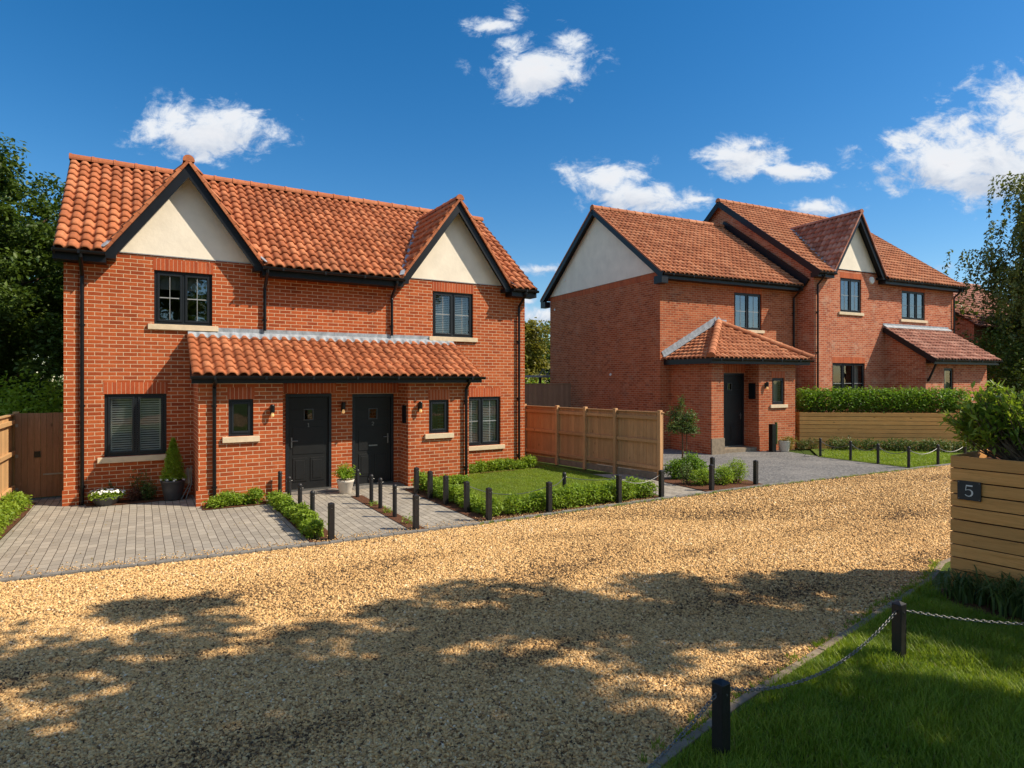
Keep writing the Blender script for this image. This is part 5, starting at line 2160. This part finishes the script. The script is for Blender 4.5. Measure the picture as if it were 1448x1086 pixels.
# weeping birch at the right: hanging strands
def birch(loc, h, R0, seed, label, nstr=300, leaf=.12):
    global rng
    rng_old = rng
    rng = np.random.default_rng(seed)
    rnd = random.Random(seed)
    root = empty('weeping_birch', (loc[0], loc[1], 0), 0, label, 'tree')
    tb = MB()
    tp_ = [(0, 0, -.02), (.1, .05, h * .25), (.05, .15, h * .5), (.2, .1, h * .75), (.15, 0, h)]
    tb.tube(tp_, [.26, .20, .15, .09, .02], 10)
    P = []
    nb_ = 60
    tips = []
    for i in range(nb_):
        zf = rnd.uniform(.22, .98)
        a = rnd.uniform(0, 6.28)
        Lb = R0 * (1.1 - .75 * max(0, zf - .3)) * rnd.uniform(.6, 1.05)
        k = zf * 4
        j = min(3, int(k))
        b = Vector(tp_[j]).lerp(Vector(tp_[j + 1]), k - j)
        e = b + Vector((math.cos(a) * Lb, math.sin(a) * Lb, Lb * rnd.uniform(.25, .55)))
        md = b.lerp(e, .5) + Vector((0, 0, Lb * .15))
        tb.tube([b, md, e], [.035, .016, .003], 6)
        for q in range(26):
            f = rnd.uniform(.2, 1.05)
            s_ = b.lerp(md, f * 2) if f < .5 else md.lerp(e, (f - .5) * 2)
            s_ = s_ + Vector((rnd.gauss(0, .22), rnd.gauss(0, .22), rnd.gauss(0, .12)))
            Ls = rnd.uniform(.5, 2.3)
            swx, swy = math.cos(a) * .25, math.sin(a) * .25
            nn = int(Ls * 26)
            for u in range(nn):
                v = u / nn
                P.append((s_.x + swx * math.sin(v * 1.5) + rnd.gauss(0, .05), s_.y + swy * math.sin(v * 1.5) + rnd.gauss(0, .05), s_.z - Ls * v + rnd.gauss(0, .03)))
    tb.build('trunk', M['bark'], root, smooth=True)
    P = np.array(P)
    P = P[(P[:, 2] > .4) & (P[:, 1] > -1.2)]
    cards_obj('crown', P, leaf, M['leaf_birch'], root, droop=.9)
    rng = rng_old
    return root


birch((26.4, 29.0), 12.3, 4.5, 21, 'tall weeping birch at the right edge', leaf=.17)
shrub('dark_evergreen', [(21.6, 29.6, 2.3, 1.3, .9, 2.3), (23.0, 29.2, 2.5, 1.4, .9, 2.7), (24.6, 28.2, 2.4, 1.5, .9, 2.6), (23.2, 27.0, 1.7, 1.3, .9, 1.9), (20.9, 30.2, 2.0, 1.0, .9, 2.3)], .16, M['leaf_big'], 'dark evergreen bushes below the birch behind the lean-to porch', 'bush', n=16000, shell=.35)
tree('broadleaf_tree', (29, 34), 8, (4, 3, 3.6), 4.6, M['leaf_big'], 'dark tree behind the birch at the far right', nclump=60, nleaf=200, leaf=.3, clump=1.0, seed=15)
# trees standing to the right of the camera, whose shade falls across the lane
tree('shade_tree', (8.0, -.1), 13, (6.8, 4.9, 3.0), 9.0, M['leaf_big'], 'large tree just right of the picture whose shade falls on the gravel', nclump=350, nleaf=120, leaf=.22, clump=.46, trunk_r=.26, seed=31, group='trees shading the lane')
tree('shade_tree', (13.2, 1.8), 12, (4.6, 3.2, 3.0), 8.0, M['leaf_big'], 'second large tree right of the picture shading the near lawn', nclump=30, nleaf=100, leaf=.2, clump=.5, trunk_r=.24, seed=32, group='trees shading the lane')
tree('shade_tree', (9.9, 5.3), 11, (2.9, 1.3, 2.2), 8.4, M['leaf_big'], 'third slimmer tree right of the picture shading the gravel beside the lawn', nclump=44, nleaf=120, leaf=.2, clump=.42, trunk_r=.18, seed=36, group='trees shading the lane')
tree('shade_tree', (7.6, 2.7), 12, (4.6, 1.7, 2.2), 9.2, M['leaf_big'], 'fourth tree beside the viewer whose high crown dapples the nearest gravel', nclump=85, nleaf=120, leaf=.2, clump=.42, trunk_r=.16, seed=38, group='trees shading the lane')
tree('shade_tree', (-4.5, -8), 14, (6, 4, 5), 8.0, M['leaf_big'], 'tree behind the viewer reflected in the windows', nclump=95, nleaf=170, leaf=.38, clump=1.2, trunk_r=.3, seed=33, group='trees behind the lane')
tree('shade_tree', (6, -13), 14, (6, 3.5, 5), 7.5, M['leaf_big'], 'wide tree behind the viewer reflected in the right windows', nclump=85, nleaf=170, leaf=.38, clump=1.2, trunk_r=.3, seed=34, group='trees behind the lane')

# ================================================================== gravel stones and grass
def inside(px_, py_, pg):
    """vectorised point in polygon"""
    n = len(pg)
    r = np.zeros(len(px_), bool)
    j = n - 1
    for i in range(n):
        xi, yi = pg[i]
        xj, yj = pg[j]
        c = ((yi > py_) != (yj > py_)) & (px_ < (xj - xi) * (py_ - yi) / (yj - yi + 1e-12) + xi)
        r ^= c
        j = i
    return r


near_poly = near_edge + [(22, 10), (22, -6), (-1.2, -6)]
def stones(n, y0, y1, smin, smax, dens_fn=None):
    x = rng.uniform(-1, 1, n * 2)
    y = rng.uniform(y0, y1, n * 2)
    x = x * (.92 * y + .5)
    keep = rng.random(n * 2) < (.92 * y + .5) / (.92 * y1 + .5)
    x, y = x[keep], y[keep]
    s_ = (x - AX) * D1[0] + (y - AY) * D1[1]
    t_ = (x - AX) * N1[0] + (y - AY) * N1[1]
    fe = np.interp(s_, [p[0] for p in far_edge], [p[1] for p in far_edge])
    k = (t_ < fe - .035) & ~inside(x, y, near_poly)
    # keep clear of the near kerb line
    x, y = x[k], y[k]
    m = len(x)
    sz = rng.uniform(smin, smax, m) * (1 + .5 * rng.random(m) ** 4)
    cube = np.array([[-1, -1, -1], [1, -1, -1], [1, 1, -1], [-1, 1, -1], [-1, -1, 1], [1, -1, 1], [1, 1, 1], [-1, 1, 1]], float) * .5
    V = cube[None] * (1 + .38 * rng.uniform(-1, 1, (m, 8, 3)))
    V *= np.stack([rng.uniform(.9, 1.5, m), rng.uniform(.7, 1.1, m), rng.uniform(.35, .75, m)], 1)[:, None, :] * sz[:, None, None]
    # random rotation
    a, b, c = rng.uniform(0, 6.28, m), rng.normal(0, .45, m), rng.normal(0, .45, m)
    ca, sa, cb_, sb_, cc_, sc_ = np.cos(a), np.sin(a), np.cos(b), np.sin(b), np.cos(c), np.sin(c)
    X, Y, Z = V[..., 0], V[..., 1], V[..., 2]
    Y, Z = Y * cb_[:, None] - Z * sb_[:, None], Y * sb_[:, None] + Z * cb_[:, None]
    X, Z = X * cc_[:, None] + Z * sc_[:, None], -X * sc_[:, None] + Z * cc_[:, None]
    X, Y = X * ca[:, None] - Y * sa[:, None], X * sa[:, None] + Y * ca[:, None]
    zc = rng.uniform(.0, .45, m) * sz
    V = np.stack([X + x[:, None], Y + y[:, None], Z + zc[:, None]], 2).reshape(-1, 3)
    q = np.array([[0, 3, 2, 1], [4, 5, 6, 7], [0, 1, 5, 4], [1, 2, 6, 5], [2, 3, 7, 6], [3, 0, 4, 7]])
    F = (np.arange(m)[:, None, None] * 8 + q[None]).reshape(-1, 4)
    s_, t_ = s_[k], t_[k]
    tn = rng.beta(1.9, 1.4, m)
    # worn wheel tracks and dirtier patches along the lane
    wob = .25 * np.sin(s_ * .35) + .12 * np.sin(s_ * 1.1 + 2)
    trk = sum(np.exp(-((t_ - c - wob) / .22) ** 2) * a for c, a in ((-6.9, .6), (-8.35, .8), (-10.1, .9), (-11.5, .7)))
    pat = np.clip(np.sin(s_ * .9 + 1.3 * np.sin(t_ * 1.1)) * np.sin(t_ * 1.7 + 1.1 * np.sin(s_ * .7)), 0, 1)
    brk = .55 + .45 * np.sin(s_ * 2.3 + 3 * np.sin(t_ * 2.0))
    tn = np.clip(tn - .30 * trk * brk - .16 * pat, 0, 1)
    T = np.repeat(tn, 6)
    return V, F, T


parts_ = [stones(190000, 3.2, 6.2, .008, .017), stones(200000, 6.2, 10.5, .009, .019), stones(170000, 10.5, 18.5, .011, .022)]
Vs, Fs, Ts, o_ = [], [], [], 0
for V, F, T in parts_:
    Vs.append(V); Fs.append(F + o_); Ts.append(T); o_ += len(V)
go = npmesh('gravel_stones', np.concatenate(Vs), np.concatenate(Fs), np.concatenate(Ts), M['stone'])
tag(go, 'loose honey coloured gravel stones covering the lane', 'gravel', kind='stuff')


def grass(name, polyg, n, h, wv, label, z=.02, yfar=None, mat='grass', dryfrac=.0, avoid=None):
    xs_, ys_ = np.array([p[0] for p in polyg]), np.array([p[1] for p in polyg])
    x = rng.uniform(xs_.min(), xs_.max(), n * 3)
    y = rng.uniform(ys_.min(), ys_.max(), n * 3)
    k = inside(x, y, polyg)
    k &= np.abs(x) < .92 * y + .6
    x, y = x[k][:n], y[k][:n]
    m = len(x)
    clump = np.sin(x * 5.1 + np.sin(y * 3.7) * 2) * np.sin(y * 4.3 + np.sin(x * 2.9) * 2)
    a = rng.uniform(0, 6.28, m)
    L = h * (.35 + .9 * rng.random(m) ** 1.5) * (1 + .45 * clump)
    ben = L * rng.uniform(.1, .9, m)
    hx, hy = np.cos(a), np.sin(a)
    ww = wv * (.6 + .8 * rng.random(m))
    def P(f, g, wf, sgn):
        return np.stack([x + hx * ben * g - hy * ww * wf * sgn, y + hy * ben * g + hx * ww * wf * sgn, z + L * f], 1)
    V = np.stack([P(0, 0, .5, 1), P(0, 0, .5, -1), P(.55, .3, .42, -1), P(.55, .3, .42, 1), P(.92, 1.0, .04, 1), P(.92, 1.0, .04, -1)], 1).reshape(-1, 3)
    q = np.array([[0, 1, 2, 3], [3, 2, 5, 4]])
    F = (np.arange(m)[:, None, None] * 6 + q[None]).reshape(-1, 4)
    T = np.repeat(np.clip(rng.beta(2, 2, m) + .12 * clump, 0, 1), 2)
    return tag(npmesh(name, V, F, T, M[mat]), label, 'grass', kind='stuff')


ng = [(0.2, 2.6), (.95, 3.78), (1.69, 4.46), (2.77, 5.37), (3.90, 6.32), (4.95, 7.25), (4.72, 6.95), (4.62, 6.45), (4.95, 5.8), (5.5, 5.2), (6.3, 4.6), (6.3, 2.6)]
grass('grass', ng, 150000, .075, .0058, 'thick green grass of the near lawn under the chains', z=.022)
grass('grass', ng, 9000, .06, .005, 'scattered dry grass blades in the near lawn', z=.022, mat='dry')
fgp_ = [wp(*p) for p in [(6.6, -5.0), (10.1, -4.8), (10.9, -3.4), (10.85, 2.6), (7.95, 2.6), (7.95, -.5), (6.75, -1.5)]]
grass('grass', fgp_, 120000, .035, .005, 'short green grass of the front lawn beside the brick house', z=.016)
sg = [wp(*p) for p in [(19.3, -3.0), (19.2, -5.6), (21.0, -5.8), (23.5, -5.8), (23.5, -3.6), (21.0, -2.0)]]
grass('grass', sg, 45000, .05, .008, 'grass of the small lawn behind the chained bollards', z=.02)

# fallen leaves and a few stray stones on the paving
lx_ = []
for i in range(520):
    if random.random() < .55:
        s__, t__ = random.uniform(-1, 7), random.uniform(-5.2, -.2)
        x, y = wp(s__, t__)
        z = .016
        if not (-.5 < s__ < 3.3 or 3.8 < s__ < 4.85 or 5.2 < s__ < 6.1):
            continue
    else:
        x, y = random.uniform(-5, 6), random.uniform(3.6, 9)
        z = .022
    lx_.append((x, y, z + random.uniform(0, .006)))
P = np.array(lx_)
dd_ = rng.normal(size=(len(P), 3))
dd_[:, 2] *= .12
V, F = leaf_cards(P, .026, dirs=dd_ * 3, spread=.1, aspect=.6)
lo = npmesh('fallen_leaves', V, F, np.repeat(rng.random(len(P)), 2), M['dry'])
tag(lo, 'scattered dry fallen leaves on the gravel and paving', 'leaves', kind='stuff')

# stray stones kicked up on to the block paving beside the kerb, and weeds along the lane edges
Vs, Fs, T_ = [], [], []
for i in range(1500):
    s__ = random.uniform(-.5, 10.0)
    fe = np.interp(s__, [p[0] for p in far_edge], [p[1] for p in far_edge])
    t__ = fe + .03 + abs(random.gauss(0, .16))
    x, y = wp(s__, t__)
    sz = random.uniform(.008, .018)
    b0 = len(Vs)
    for k in range(8):
        q = [(1 if k & 1 else -1), (1 if k & 2 else -1), (1 if k & 4 else -1)]
        Vs.append((x + q[0] * sz * .5 * random.uniform(.6, 1.3), y + q[1] * sz * .5 * random.uniform(.6, 1.3), .030 + sz * .2 + q[2] * sz * .3 * random.uniform(.6, 1.2)))
    for f in ((0, 2, 3, 1), (4, 5, 7, 6), (0, 1, 5, 4), (1, 3, 7, 5), (3, 2, 6, 7), (2, 0, 4, 6)):
        Fs.append([b0 + j for j in f])
        T_.append(random.random())
so_ = npmesh('stray_stones', np.array(Vs), np.array(Fs), np.array(T_), M['stone'])
tag(so_, 'stray gravel stones scattered over the edge of the block paving', 'gravel', kind='stuff')
wd = []
for i in range(420):
    if random.random() < .5:
        j = random.randrange(2, 7)
        a, b = near_edge[j], near_edge[j + 1]
        f = random.random()
        x, y = a[0] + (b[0] - a[0]) * f - random.uniform(-.02, .10), a[1] + (b[1] - a[1]) * f + random.uniform(-.02, .10)
    else:
        s__ = random.uniform(6, 20)
        x, y = wp(s__, np.interp(s__, [p[0] for p in far_edge], [p[1] for p in far_edge]) - random.uniform(.0, .10))
    for k in range(9):
        wd.append((x + random.gauss(0, .012), y + random.gauss(0, .012), .01))
P = np.array(wd)
dd_ = rng.normal(size=(len(P), 3)) * .5
dd_[:, 2] = 1
V, F = leaf_cards(P, .045, dirs=dd_, spread=.1, aspect=.16)
wo_ = npmesh('weeds', V, F, np.repeat(rng.random(len(P)), 2), M['grass'])
tag(wo_, 'small weeds and grass tufts along the edges of the gravel lane', 'weeds', kind='stuff')
